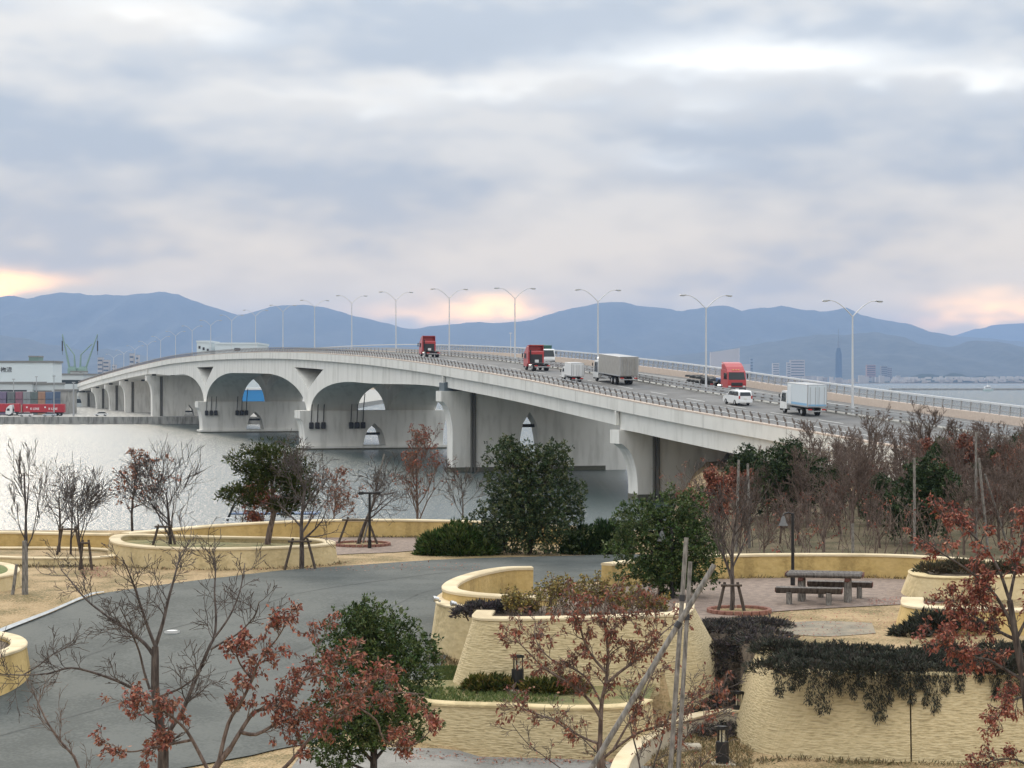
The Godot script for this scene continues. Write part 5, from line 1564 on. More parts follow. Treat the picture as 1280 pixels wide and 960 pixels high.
	for sx in [-2.8, 2.8]: bx(bt, "awning_post", M.galv, Vector3(sx, (pw + 1.6) * .5, .9), Vector3(.08, pw - 1.0, .08), 0.0)
	var dv := MB.new()
	dv.tube([Vector3(-3.2, 1.8, 0), Vector3(-3.5, pw, 0), Vector3(-3.0, pw + 1.2, 0), Vector3(-2.3, pw + 2.0, 0)], [.1, .1, .09, .08], 6)
	put(dv, "davit", M.black, bt)
func build_park_trees() -> void:
	# ---- left lawn and planters
	var grp := "staked bare trees on the left lawn"
	bare_tree(onground(33, 58.6), 4.5, "thin upright bare tree tied to a thick post at the lawn edge", "", 21, {"kids": [5, 4, 3, 2], "up": .16, "ang": .45, "start": .35, "r": .055}, M.bark_dark)
	var st := thing("tree_stake", "thick grey post with a thin pole beside the thin upright bare tree", "stake", onground(31, 58.2))
	var sm := MB.new(); stake_pole(sm, Vector3(0, -.1, 0), Vector3(0, 1.5, 0), .09); put(sm, "post", M.pole_wood, st)
	sm = MB.new(); stake_pole(sm, Vector3(.06, 1.2, 0), Vector3(-.02, 3.4, 0), .03); put(sm, "thin_pole", M.bark_dark, st)
	sm = MB.new(); stake_pole(sm, Vector3(-.35, -.1, .05), Vector3(-.22, .85, .05), .05); put(sm, "short_post", M.pole_wood, st)
	bare_tree(pt(74, 69.8, EYE - 5.82), 3.1, "spreading bare tree with a dark trunk in the oval planter", "", 22, {"kids": [6, 4, 3, 2], "ang": .85, "r": .055, "ratio": .75, "wob": .16, "up": .1}, M.bark_dark)
	bare_tree(pt(88, 69.0, EYE - 5.82), 2.7, "slim bare tree between timber supports in the oval planter", "", 23, {"kids": [6, 4, 3, 2], "ang": .7, "r": .045, "ratio": .7, "wob": .16, "up": .1}, M.bark_dark)
	bare_tree(onground(102, 66.0), 3.2, "bare tree with a pale post in front of the oval planter", "", 24, {"kids": [6, 4, 3, 3], "ang": .7, "r": .05, "ratio": .7, "wob": .16, "up": .1}, M.bark_dark)
	tree_support(pt(86, 68.7, EYE - 5.82), "brown timber frame round the slim bare tree in the oval planter", 1.0, .45, 2, "")
	tree_support(onground(107, 65.7), "brown timber frame round the bare tree in front of the oval planter", .95, .2, 2, "")
	bare_tree(onground(166, 81.5), 4.0, "bare tree with clumps of withered brown leaves beyond the wall", "", 25, {"kids": [9, 5, 4, 2], "ang": .95, "up": .04, "r": .06}, M.bark_dark, BROWN, .2, .13)
	bare_tree(pt(213, 69.4, EYE - 5.55), 2.75, "broad bare tree with upswept branches in the round planter", "", 26, {"kids": [7, 5, 3, 2], "start": .15, "ang": .75, "up": .14, "r": .07, "ratio": .85, "wob": .16}, M.bark_dark)
	tree_support(pt(205, 69.2, EYE - 5.55), "brown timber frame beside the broad bare tree in the round planter", .75, .4, 2, "")
	# pine with a leaning pale trunk
	rng.seed = 31
	var pn := tree_node("pine_tree", "pine with layered dark pads and a leaning pale trunk in the round planter", pt(333, 69.2, EYE - 5.55))
	var tb := MB.new()
	tb.tube([Vector3(0, -.1, 0), Vector3(.12, .6, 0), Vector3(.25, 1.1, 0), Vector3(.2, 1.9, 0), Vector3(.1, 2.9, 0)], [.11, .1, .085, .06, .02], 9)
	for q in [[.25, 1.1, -.95, 1.9], [.25, 1.1, 1.1, 1.6], [.2, 1.7, -.7, 2.5], [.2, 1.8, .9, 2.4], [.15, 2.2, -.2, 3.0]]: tb.tube([Vector3(q[0], q[1], 0), Vector3((q[0] + q[2]) * .5, (q[1] + q[3]) * .5 + .1, .1), Vector3(q[2], q[3], .2)], [.05, .035, .012], 6)
	put(tb, "trunk", M.bark_brown, pn)
	var cm := cmb()
	for l in [[-.55, 2.9, .75, .45], [.3, 3.1, .8, .45], [.85, 2.6, .7, .5], [-.85, 1.75, .65, .35], [.1, 2.2, .8, .45], [1.05, 1.7, .6, .45], [.55, 1.35, .5, .3], [-.3, 2.45, .6, .35], [.9, 2.15, .6, .4]]:
		crown(cm, [[Vector3(l[0], l[1], rng.randf_range(-.3, .3)), Vector3(l[2], l[3], l[2])]], 230, 7, .16, .018, [Color(.03, .045, .014), Color(.045, .06, .018), Color(.06, .07, .024), Color(.075, .075, .03)], .35, .8)
	put(cm, "crown", M.needle, pn)
	bare_tree(onground(377, 65.9), 4.4, "tall staked bare tree in front of the round planter", "", 27, {"kids": [9, 5, 3, 3], "start": .32, "ang": .85, "r": .09, "up": .08, "ratio": .66}, M.bark)
	tree_support(onground(375, 65.75), "brown timber frame round the tall bare tree beside the round planter", 1.0, .5, 2, "")
	bare_tree(onground(446, 75.4), 3.6, "leaning bare tree in the brick ring near the waterfront wall", "", 28, {"kids": [7, 5, 3, 3], "ang": .9, "ratio": .7, "start": .35, "lean": Vector3(.22, 0, 0), "r": .085}, M.bark)
	tree_support(onground(447, 75.2), "dark timber frame round the leaning tree in the brick ring", 1.05, .75, 2, "")
	var lp := thing("pale_pole", "long pale pole leaning out over the water behind the leaning tree", "pole", onground(444, 75.9))
	var lpm := MB.new(); stake_pole(lpm, Vector3(.25, -.1, 0), Vector3(1.05, 3.3, -.2), .035); put(lpm, "shaft", M.pole_wood, lp)
	# beyond the waterfront wall
	bare_tree(onground(522, 82.4), 4.5, "russet-leaved young tree standing beyond the waterfront wall", "", 32, {"kids": [12, 5, 4, 2], "start": .12, "ang": .7, "up": .16, "r": .06}, M.bark_brown, BROWN + RUSSET, .26, .1)
	bare_tree(onground(578, 82.0), 3.2, "small thin bare tree between the russet tree and the big evergreen", "", 33, {"kids": [8, 4, 4, 2], "ang": .6, "r": .04}, M.bark)
	bare_tree(onground(330, 81.8), 2.6, "low russet bush behind the pine beyond the wall", "", 34, {"kids": [12, 5, 3, 2], "start": .1, "ang": .8, "r": .035}, M.bark_brown, RUSSET, .8, .12)
	bare_tree(onground(415, 81.5), 2.9, "sparse brown-twigged bush beyond the wall beside the lamp", "", 35, {"kids": [11, 5, 3, 2], "start": .1, "ang": .8, "r": .035}, M.bark_brown, BROWN, .25, .1)
	bare_tree(onground(300, 81.5), 2.3, "thin twiggy bush beyond the wall left of the pine", "", 36, {"kids": [9, 4, 3, 2], "start": .1, "ang": .7, "r": .03}, M.bark)
	# ---- evergreens in the middle
	evergreen(onground(662, 71.8), [[Vector3(-.9, .95, 0), Vector3(1.15, 1.05, 1.1)], [Vector3(.7, .9, .1), Vector3(1.25, 1.0, 1.1)], [Vector3(-.1, 1.5, .2), Vector3(1.3, 1.2, 1.0)], [Vector3(-.75, 2.7, 0), Vector3(.85, 1.15, .9)], [Vector3(.45, 2.5, 0), Vector3(1.0, 1.1, .9)], [Vector3(-.75, 3.55, 0), Vector3(.5, .5, .5)], [Vector3(.9, 3.3, 0), Vector3(.5, .6, .5)], [Vector3(.05, 3.3, 0), Vector3(.6, .55, .6)], [Vector3(1.5, 1.9, 0), Vector3(.5, .7, .5)]], "tall dense evergreen tree standing before the bridge pier", "", 41, 7000, .10, GREENS)
	evergreen(onground(826, 57.6), [[Vector3(-.1, 1.3, 0), Vector3(1.35, .95, 1.1)], [Vector3(.7, 1.2, 0), Vector3(1.0, 1.0, 1.0)], [Vector3(-.6, 2.1, 0), Vector3(.75, .6, .7)], [Vector3(.5, 2.35, 0), Vector3(.9, .65, .7)], [Vector3(.1, .65, .1), Vector3(.9, .5, .8)]], "broad dark evergreen tree at the plaza edge with a lamp before it", "", 42, 6000, .085, LIVELY)
	rng.seed = 43
	shrub("juniper_shrub", "spreading green juniper left of the tall evergreen", onground(566, 71.5), [[Vector3(-.5, -.05, 0), Vector3(.75, .8, .7)], [Vector3(.2, -.05, 0), Vector3(.95, 1.1, .8)], [Vector3(.9, -.05, 0), Vector3(.65, .8, .6)]], 2000, .2, LIVELY)
	shrub("juniper_shrub", "dark green juniper right of the tall evergreen", onground(745, 72.0), [[Vector3(-.4, -.05, 0), Vector3(.75, .95, .7)], [Vector3(.4, -.05, 0), Vector3(.85, 1.1, .7)]], 1700, .2, DEEP)
	shrub("juniper_shrub", "small grey juniper between the tall evergreen and the spreading one", onground(610, 73.5), [[Vector3(0, -.05, 0), Vector3(.6, .95, .6)]], 700, .2, JUNI)
	# bare tree on the plaza
	bare_tree(onground(914, 53.7, .02), 3.9, "staked bare tree with upright pale branches in the plaza brick ring", "", 44, {"kids": [9, 5, 3, 2], "start": .28, "ang": .5, "up": .16, "r": .07}, M.bark)
	tree_support(onground(914, 53.5, .02), "brown timber frame round the plaza tree in the brick ring", .78, .36, 2, "")
	# ---- the wood to the right
	var g1 := "bare trees in the wood by the bridge"
	var l1 := "bare grey-brown tree in the wood between plaza and bridge"
	var protos := []
	for k in 4:
		protos.append(bare_tree(onground([1065, 1010, 1108, 1252][k], [74.5, 78, 81, 79][k]), [4.1, 3.3, 3.4, 3.9][k], l1, g1, 60 + k, {"kids": [10, 6, 4, 3], "start": .2, "ang": .62, "up": .1, "r": .075, "levels": 4}, M.bark_brown))
	rng.seed = 70
	for q in [[960, 80, .85], [935, 77, .8], [1132, 88, 1.1], [1182, 74, .8], [1278, 71, 1.0], [1222, 92, 1.15], [1040, 88, 1.0], [1085, 94, 1.1], [985, 90, .95], [1160, 98, 1.2], [1262, 96, 1.2], [1100, 72, .65], [1030, 71, .6], [905, 86, .85], [1200, 80, .95], [1235, 86, 1.1], [1295, 84, 1.1], [1150, 84, .9], [975, 74, .65], [1075, 82, .9], [1125, 78, .75], [1250, 72, .8], [1015, 96, 1.05], [1190, 90, 1.1], [1310, 92, 1.2], [945, 92, .95], [1055, 97, 1.1], [880, 80, .7], [1205, 70, .7], [1290, 76, .9], [1000, 73, .6], [1050, 76, .7], [1120, 83, .8], [1170, 77, .75], [955, 70, .5], [1085, 77, .7], [1140, 74, .6], [1230, 79, .85], [1265, 75, .8], [925, 72, .5], [1020, 82, .8], [1065, 86, .9], [1185, 86, 1.0], [1215, 76, .8], [1300, 80, 1.0]]:
		var s: float = q[2]
		copy(protos[rng.randi() % 4], onground(q[0], q[1]), rng.randf() * TAU, Vector3(s, s * rng.randf_range(.92, 1.05), s))
	var g2 := "russet-leaved trees in the wood by the bridge"
	var l2 := "tree keeping russet leaves in the wood between plaza and bridge"
	var rp := []
	for k in 2: rp.append(bare_tree(onground([896, 1216][k], [75, 86][k]), [2.9, 3.5][k], l2, g2, 80 + k, {"kids": [11, 6, 4, 3], "start": .22, "ang": .6, "up": .12, "r": .06}, M.bark_brown, RUSSET + BROWN, .5, .11))
	rng.seed = 83
	for q in [[922, 82, .72], [1190, 82, .75], [1092, 86, .7], [1272, 88, .9], [868, 78, .6], [1046, 80, .55], [1150, 92, .9], [1240, 76, .7], [990, 84, .7], [1262, 82, .9], [1295, 90, 1.0]]:
		copy(rp[rng.randi() % 2], onground(q[0], q[1]), rng.randf() * TAU, Vector3.ONE * q[2])
	var ev := evergreen(onground(988, 80), [[Vector3(0, 1.4, 0), Vector3(1.2, 1.0, 1.1)], [Vector3(-.3, 2.2, 0), Vector3(.9, .75, .8)], [Vector3(.6, 2.0, 0), Vector3(.7, .7, .7)], [Vector3(0, 2.8, 0), Vector3(.5, .45, .5)]], "leafy dark evergreen in the wood behind the lamp", "", 91, 3000, .11, DEEP)
	var e2 := evergreen(onground(1158, 73), [[Vector3(-.3, 1.3, 0), Vector3(1.15, 1.1, 1.0)], [Vector3(.4, 1.8, 0), Vector3(.9, .9, .8)], [Vector3(0, 2.5, 0), Vector3(.7, .6, .6)]], "rounded dark evergreen in the wood near the pale poles", "", 92, 3000, .11, DEEP)
	copy(ev, onground(1176, 86), 1.3, Vector3(.65, .92, .65), "narrow tall evergreen in the wood behind the rounded one")
	copy(e2, onground(935, 84), 2.0, Vector3(.85, .95, .85), "dark evergreen in the wood beside the russet trees")
	copy(ev, onground(1275, 100), 2.6, Vector3(.9, .9, .9), "far evergreen in the wood at the bridge ramp")
	copy(e2, onground(1100, 79), .7, Vector3(.6, .62, .6), "small dark evergreen in the wood beside the rounded one")
	copy(ev, onground(1245, 84), 3.4, Vector3(.75, .8, .75), "dark evergreen in the wood behind the leaning pole")
	copy(ev, onground(1040, 84), 4.4, Vector3(.6, .6, .6), "low evergreen in the wood right of the lamp")
	for q in [[1143, 68.5, 3.4, 0.0, "pale upright pole in front of the rounded evergreen"], [1220, 74, 3.9, 0.0, "pale upright pole among russet trees, the taller one"], [1236, 70, 3.3, -.1, "pale pole slightly tilted beside the taller pole"], [920, 72, 3.2, 0.03, "pale upright pole behind the plaza tree"], [1066, 66.5, 1.4, 0.0, "short pale post just behind the plaza wall"], [937, 73, 3.0, -.02, "thin pale pole among the russet leaves behind the plaza"]]:
		var po := thing("pale_pole", q[4], "pole", onground(q[0], q[1]))
		var pm := MB.new(); stake_pole(pm, Vector3(0, -.1, 0), Vector3(q[2] * q[3], q[2], 0), .05); put(pm, "shaft", M.pole_wood, po)
	var dg := thing("leaning_pole", "pale pole leaning diagonally against its neighbour in the wood", "pole", onground(1262, 72))
	var dm := MB.new(); stake_pole(dm, Vector3(0, -.1, 0), Vector3(-.9, 2.6, .2), .04); put(dm, "shaft", M.pole_wood, dg)
	# brushwood under the trees
	rng.seed = 97
	var br := MB.new()
	var dry := cmb()
	var P := {"wob": .25, "up": .06, "min_r": .007, "kids": [5, 3, 2], "start": .1, "ang": .6, "ratio": .6, "rr": .6}
	for k in 420:
		var px := rng.randf_range(850, 1340)
		var dd := rng.randf_range(65.5, 100)
		var at := onground(px, dd)
		var tips := []
		grow(br, at, (Vector3.UP + rdir() * .4).normalized(), rng.randf_range(.8, 2.0), .018, 1, 3, P, tips)
		if k % 3 == 0: leafs(dry, tips, 3, .1, .03, .1, .3, BROWN + RUSSET, .5)
	var bo := put(br, "brushwood", M.bark_brown); stuff(bo); tag(bo, "tangled bare brushwood under the trees by the bridge", "brushwood")
	var lo := put(dry, "withered_leaves", M.dry_leaf); stuff(lo); tag(lo, "withered brown leaves hanging in the brushwood", "leaves")
func build_plants() -> void:
	# shrubs with yellowing leaves behind the battered wall
	rng.seed = 110
	for q in [[648, 47.6, .55], [690, 48.0, .75], [735, 48.2, .8], [775, 48.2, .6], [812, 48.4, .45]]:
		var at := pt(q[0], q[1], EYE - 5.42)
		var t := thing("yellow_shrub", "twiggy shrub with yellowing leaves above the battered wall", "shrub", at, 0.0, "yellow-leaved shrubs above the battered wall")
		var mb := MB.new()
		var tips := []
		var P := {"wob": .2, "up": .08, "min_r": .004, "kids": [4, 4, 3], "start": .2, "ang": .5, "ratio": .6, "rr": .6}
		for k in 16: grow(mb, Vector3(rng.randf_range(-.3, .3), -.05, rng.randf_range(-.4, .4)), (Vector3.UP + rdir() * .6).normalized(), q[2] * rng.randf_range(.6, 1.0), .01, 1, 3, P, tips)
		put(mb, "stems", M.bark_brown, t)
		var lm := cmb()
		leafs(lm, tips, 4, .07, .022, .07, .1, [Color(.26, .19, .04), Color(.20, .17, .05), Color(.30, .21, .06), Color(.15, .14, .05), Color(.22, .18, .06), Color(.17, .10, .04)], .8)
		put(lm, "foliage", M.dry_leaf, t)
	var DUSK := [Color(.065, .055, .06), Color(.09, .075, .08), Color(.05, .05, .048), Color(.075, .07, .065)]
	shrub("heather_mat", "low purplish ground cover beside the horseshoe wall", pt(618, 48.6, EYE - 5.42), [[Vector3(-.3, .05, .2), Vector3(.55, .16, .6)], [Vector3(.4, .05, 0), Vector3(.6, .18, .7)], [Vector3(-.75, -.05, .4), Vector3(.25, .14, .4)]], 600, .12, DUSK, "", .3)
	# dull ground cover on the slope between the walls
	var parts := []
	for k in 26:
		var px := rng.randf_range(868, 962)
		var d := rng.randf_range(45.2, 51.2) if px > 900 else rng.randf_range(46.5, 50.6)
		var g := onground(px, d)
		parts.append([g, Vector3(rng.randf_range(.5, .8), .16, rng.randf_range(.5, .8))])
	for k in 24:
		var px := rng.randf_range(846, 908)
		var d := rng.randf_range(44.6, 48.2)
		parts.append([onground(px, d), Vector3(rng.randf_range(.4, .6), .18, rng.randf_range(.4, .6))])
	var c0 := onground(910, 48)
	for q in parts: q[0] -= c0
	shrub("ground_cover", "dull purplish-grey ground cover on the slope beside the battered wall", c0, parts, 8000, .10, DUSK + [Color(.06, .065, .055), Color(.12, .10, .085), Color(.09, .08, .065)], "", .12, 40)
	# juniper spilling over the tall wall
	parts = []
	c0 = pt(1090, 43.6, EYE - 5.95)
	for k in 66:
		var px := 958.0 + k * 5.6 + rng.randf_range(-5, 5)
		var d := rng.randf_range(42.35, 45.8)
		parts.append([pt(px, d, EYE - 5.97) - c0, Vector3(rng.randf_range(.4, .6), .24, rng.randf_range(.45, .7))])
	var ju := shrub("hanging_juniper", "dark juniper mat spilling over the top of the tall ribbed wall", c0, parts, 12000, .09, JUNI, "", .25, 44)
	var hang := cmb()
	for q in [[975, 868], [990, 862], [1012, 880], [1025, 893], [1034, 888], [1050, 866], [1066, 872], [1085, 884], [1096, 902], [1104, 898], [1113, 880], [1128, 870], [1140, 878], [1158, 882], [1170, 890], [1182, 866], [1200, 862], [1225, 850], [1245, 872], [1260, 875], [1275, 868], [1000, 858], [1042, 858], [1076, 860], [1120, 858], [1150, 860]]:
		var n := 85
		for k in n:
			var s := pow(rng.randf(), .8)
			var py := lerpf(826, q[1], s)
			var dist := 42.5 - .18 - .38 * (maxf(0.0, py - 836) / 100.0)
			var base := pp(q[0] + rng.randf_range(-9, 9) * (1.1 - s * .75), py, dist) - c0
			for z in 5:
				var dd := (Vector3.DOWN * 1.0 + Vector3(0, 0, .5) + rdir() * .8).normalized()
				hang.col = JUNI[rng.randi() % 5] * rng.randf_range(.6, 1.25)
				hang.leaf(base + rdir() * .05, dd, dd.cross(rdir()).normalized(), rng.randf_range(.05, .10), .009)
	put(hang, "hanging_sprays", M.needle, ju)
	shrub("juniper_mound", "small juniper mound against the yellow bench-like wall", onground(1165, 49.0), [[Vector3(0, .15, 0), Vector3(.6, .35, .4)], [Vector3(.7, .1, -.1), Vector3(.6, .3, .4)], [Vector3(-.5, .0, .2), Vector3(.5, .2, .4)]], 600, .16, JUNI)
	# bed round the bollard
	for q in [[600, 45.0, "yellow-green low plants left of the bollard light above the terrace wall"], [672, 44.7, "yellow-green low plants right of the bollard light above the terrace wall"], [622, 45.1, "tufted green plant just beside the bollard light above the terrace wall"], [705, 44.8, "yellowed low plants at the foot of the battered wall"]]:
		shrub("low_plant", q[2], pt(q[0], q[1], EYE - 6.74), [[Vector3(0, .05, 0), Vector3(.36, .26, .3)], [Vector3(.25, .03, .1), Vector3(.3, .2, .25)]], 260, .13, [Color(.06, .07, .02), Color(.10, .10, .025), Color(.16, .12, .04), Color(.04, .055, .02)], "", .6)
	shrub("dry_plant", "dry brown plants in the pale battered planter", pt(1215, 58.4, EYE - 5.45), [[Vector3(-1.1, .05, 0), Vector3(.5, .22, .5)], [Vector3(-.2, .08, 0), Vector3(.7, .28, .7)], [Vector3(.9, .05, 0), Vector3(.6, .25, .6)]], 900, .14, [Color(.09, .075, .05), Color(.13, .10, .065), Color(.07, .07, .045)], "", .6)
	# dry tufts on the lower ground, fallen leaves
	var tufts := cmb()
	for k in 2600:
		var px := rng.randf_range(815, 940)
		var d := rng.randf_range(39.5, 46.0)
		var at := onground(px, d)
		for z in 3:
			var dd := (Vector3.UP + rdir() * .8).normalized()
			tufts.col = [Color(.24, .17, .08), Color(.16, .12, .055), Color(.30, .22, .11), Color(.10, .10, .04)][rng.randi() % 4]
			tufts.leaf(at, dd, dd.cross(rdir()).normalized(), rng.randf_range(.05, .13), .008)
	for k in 3600:
		var px := 508.0 + 190.0 * pow(rng.randf(), 1.7)
		var at := Vector3(0, 0, 0)
		if k % 2 == 0: at = pt(px, rng.randf_range(43.4, 45.4), EYE - 6.74)
		else: at = onground(rng.randf_range(545, 572), rng.randf_range(47.3, 49.5))
		for z in 3:
			var dd := (Vector3.UP + rdir() * .6).normalized()
			tufts.col = [Color(.10, .14, .035), Color(.15, .17, .05), Color(.07, .11, .025)][rng.randi() % 3]
			tufts.leaf(at, dd, dd.cross(rdir()).normalized(), rng.randf_range(.05, .12), .009)
	# weeds and dead grass gathered at the feet of the walls
	for line in [[[130, 69.0], [150, 66.8], [200, 65.9], [280, 65.6], [350, 66.1], [400, 66.9], [424, 68.2]], [[0, 67.0], [60, 66.7], [120, 66.9]], [[440, 79.2], [540, 79.0]], [[880, 62.6], [1000, 63.2], [1100, 63.0], [1180, 62.0]], [[940, 41.8], [985, 42.2], [1060, 41.9], [1136, 41.7], [1280, 41.6]], [[1140, 56.6], [1190, 56.1], [1240, 56.3]], [[545, 51.0], [560, 50.0], [600, 49.5]], [[760, 60.0], [800, 61.2]], [[525, 72.9], [600, 72.3], [700, 73.0], [780, 72.6]]]:
		var lp := xd(line)
		for k in 520:
			var p := along(lp, rng.randf()) + Vector2(rng.randf_range(-.25, .25), rng.randf_range(-.25, .12))
			var at := W(p.x, p.y, ground_y(p.x, p.y))
			var dd := (Vector3.UP + rdir() * .9).normalized()
			tufts.col = [Color(.18, .13, .06), Color(.12, .09, .045), Color(.09, .09, .035), Color(.22, .16, .08)][rng.randi() % 4]
			tufts.leaf(at, dd, dd.cross(rdir()).normalized(), rng.randf_range(.05, .16), .012)
	var to := put(tufts, "grass_tufts", M.dry_leaf); stuff(to); tag(to, "short green and dry grass tufts on the lower terrace", "grass")
	var fl := cmb()
	for k in 1500:
		var at: Vector3
		var z := k % 5
		if z == 0: at = onground(rng.randf_range(1085, 1200), rng.randf_range(55.2, 57.2), .03)
		elif z == 1: at = onground(rng.randf_range(960, 1130), rng.randf_range(48.0, 54.0), .03)
		elif z == 2: at = onground(rng.randf_range(500, 800), 42.0 + rng.randf_range(-.5, .25), .04)
		elif z == 3: at = onground(rng.randf_range(100, 140), rng.randf_range(63.0, 66.5), .02)
		else: at = onground(rng.randf_range(200, 600), rng.randf_range(65, 68), .04)
		var dd := Vector3(rng.randf_range(-1, 1), .15, rng.randf_range(-1, 1)).normalized()
		fl.col = (REDS + BROWN)[rng.randi() % 10]
		fl.leaf(at, dd, dd.cross(Vector3.UP).normalized(), rng.randf_range(.05, .1), .02)
	var fo := put(fl, "fallen_leaves", M.dry_leaf); stuff(fo); tag(fo, "fallen red and brown leaves strewn on paving and grass", "leaves")
func build_foreground() -> void:
	var P := {"wob": .25, "up": .05, "min_r": .0035, "kids": [4, 4, 3, 2], "start": .2, "ang": .7, "ratio": .6, "rr": .6, "tip": .35}
	# --- bare tree on the left
	rng.seed = 201
	var d := 26.0
	var base := onground(207, d)
	var t := tree_node("bare_tree", "large bare dark-branched tree in front of the asphalt drive", base)
	var mb := MB.new()
	var tips := []
	var e := EYE - base.y
	limb(mb, base, [[207, 475 + e / d * F + 12], [206, 1100], [204, 960], [204, 935], [197, 885], [194, 860], [194, 820], [194, 808]], d, 0.0, .085, .042, 2, .5, 3, P, tips)
	for q in [
		[[[194, 808], [203, 780], [210, 750], [217, 725], [222, 705], [226, 690]], .5, .045, 14],
		[[[194, 808], [186, 788], [178, 764], [170, 740], [162, 718], [152, 696]], -.5, .04, 14],
		[[[193, 822], [182, 806], [162, 790], [145, 778], [128, 766], [108, 750], [90, 728], [76, 712]], .9, .045, 22],
		[[[194, 876], [180, 868], [155, 855], [120, 842], [88, 835], [60, 842], [25, 844], [-8, 842]], -.9, .04, 20],
		[[[206, 935], [214, 910], [226, 893], [240, 860], [250, 836], [262, 808], [268, 795], [270, 770], [268, 740], [269, 712], [262, 690]], .6, .055, 20],
		[[[263, 812], [278, 803], [296, 793], [310, 780], [319, 768], [324, 752]], -.4, .025, 8],
		[[[268, 797], [282, 778], [292, 760], [300, 738], [304, 718], [306, 704]], .5, .025, 8],
		[[[198, 872], [212, 866], [226, 860], [240, 850], [252, 838]], -.8, .03, 10],
		[[[187, 862], [180, 840], [174, 815], [166, 795], [160, 780], [150, 760]], -1.0, .03, 14],
		[[[30, 843], [48, 832], [66, 818], [78, 812], [92, 800]], .4, .016, 6],
		[[[222, 706], [230, 690], [236, 675]], .2, .012, 3]]:
		limb(mb, base, q[0], d, q[1], q[2] * .62, .006, int(q[3] * .75), .42, 3, P, tips)
	put(mb, "trunk", M.bark, t)
	# --- low red-leaved tree beside it
	rng.seed = 202
	d = 25.0
	base = onground(268, d)
	t = tree_node("red_leaf_tree", "small tree with clusters of deep red leaves beside the bare tree", base)
	mb = MB.new()
	tips = []
	e = EYE - base.y
	limb(mb, base, [[268, 475 + e / d * F + 12], [264, 1100], [261, 1000], [266, 966], [288, 935]], d, 0.0, .06, .036, 0, .4, 3, P, tips)
	for q in [
		[[[288, 935], [300, 915], [318, 890], [340, 885], [365, 872], [380, 850], [392, 825], [402, 800]], .5, .03, 17],
		[[[272, 958], [285, 905], [300, 880], [315, 850], [325, 825], [345, 800], [356, 782]], -.5, .028, 17],
		[[[300, 915], [320, 918], [345, 905], [370, 895], [400, 880], [430, 868], [455, 868]], .7, .026, 16],
		[[[264, 972], [240, 925], [225, 905], [205, 890], [190, 885], [170, 892]], -.6, .026, 12],
		[[[240, 925], [215, 930], [190, 935], [160, 940], [140, 930]], .5, .02, 10],
		[[[345, 970], [365, 950], [390, 920], [410, 900], [440, 880], [470, 850]], -.4, .028, 14],
		[[[380, 850], [395, 845], [415, 842], [430, 830]], .3, .016, 7],
		[[[430, 868], [470, 872], [500, 866], [530, 868]], -.3, .014, 6],
		[[[315, 850], [300, 830], [295, 812], [300, 800]], -.2, .014, 6],
		[[[440, 880], [470, 900], [480, 925], [510, 935], [540, 912]], .3, .014, 7]]:
		limb(mb, base, q[0], d, q[1], q[2], .006, q[3], .28, 3, P, tips)
	put(mb, "trunk", M.bark_brown, t)
	var lm := cmb()
	leafs(lm, tips, 4, .068, .016, .06, .9, REDS + BROWN, .48)
	put(lm, "crown", M.dry_leaf, t)
	# --- evergreen in the foreground
	var eb := onground(466, 36.0)
	var oy := (EYE - eb.y) / 36.0 * F
	var up := func(py: float) -> float: return (475.0 + oy - py) / F * 36.0
	evergreen(eb, [[Vector3(.1, up.call(850), 0), Vector3(1.02, .85, .95)], [Vector3(-.35, up.call(800), 0), Vector3(.55, .6, .6)], [Vector3(.55, up.call(820), 0), Vector3(.55, .6, .55)], [Vector3(.05, up.call(785), 0), Vector3(.5, .45, .5)], [Vector3(-.15, up.call(772), .1), Vector3(.35, .3, .35)], [Vector3(-.35, up.call(905), .1), Vector3(.8, .5, .7)], [Vector3(-.6, up.call(930), .2), Vector3(.5, .45, .45)], [Vector3(.35, up.call(905), 0), Vector3(.7, .4, .6)]], "bushy dark green tree between the red leaves and the terrace wall", "", 203, 6500, .065, LIVELY, "evergreen_tree", up.call(930), .07)
	# --- withered tree with its poles in the middle
	rng.seed = 204
	d = 29.0
	base = onground(752, d)
	t = tree_node("withered_tree", "many-stemmed tree with curled brown-red leaves in front of the ribbed walls", base)
	mb = MB.new()
	tips = []
	e = EYE - base.y
	limb(mb, base, [[752, 475 + e / d * F + 12], [752, 1080], [751, 960], [750, 930]], d, 0, .08, .05, 0, .4, 3, P, tips)
	for q in [
		[[[750, 930], [752, 880], [757, 855], [760, 820], [757, 790], [755, 765], [758, 745]], .3, .035, 26],
		[[[752, 900], [740, 880], [720, 860], [700, 848], [680, 835], [660, 815], [645, 800]], -.5, .028, 24],
		[[[757, 855], [775, 840], [795, 825], [815, 805], [830, 790], [845, 778]], .5, .025, 22],
		[[[750, 930], [735, 925], [710, 912], [690, 900], [665, 890], [640, 880]], .6, .022, 16],
		[[[757, 840], [740, 820], [728, 795], [722, 770], [712, 752]], -.6, .022, 22],
		[[[752, 950], [770, 935], [800, 915], [840, 905], [880, 898], [920, 880]], -.6, .024, 18],
		[[[752, 880], [735, 850], [715, 835], [690, 825], [672, 805], [668, 790]], .4, .018, 18],
		[[[765, 940], [785, 905], [800, 880], [812, 850], [822, 830]], .8, .02, 14],
		[[[757, 800], [772, 780], [790, 765], [800, 750]], -.3, .015, 12],
		[[[840, 905], [860, 880], [880, 868], [905, 858]], .3, .014, 8]]:
		limb(mb, base, q[0], d, q[1], q[2], .006, q[3], .3, 3, P, tips)
	put(mb, "trunk", M.bark_brown, t)
	lm = cmb()
	leafs(lm, tips, 3, .075, .015, .04, 1.1, BROWN + BROWN + RUSSET, .26)
	put(lm, "crown", M.dry_leaf, t)
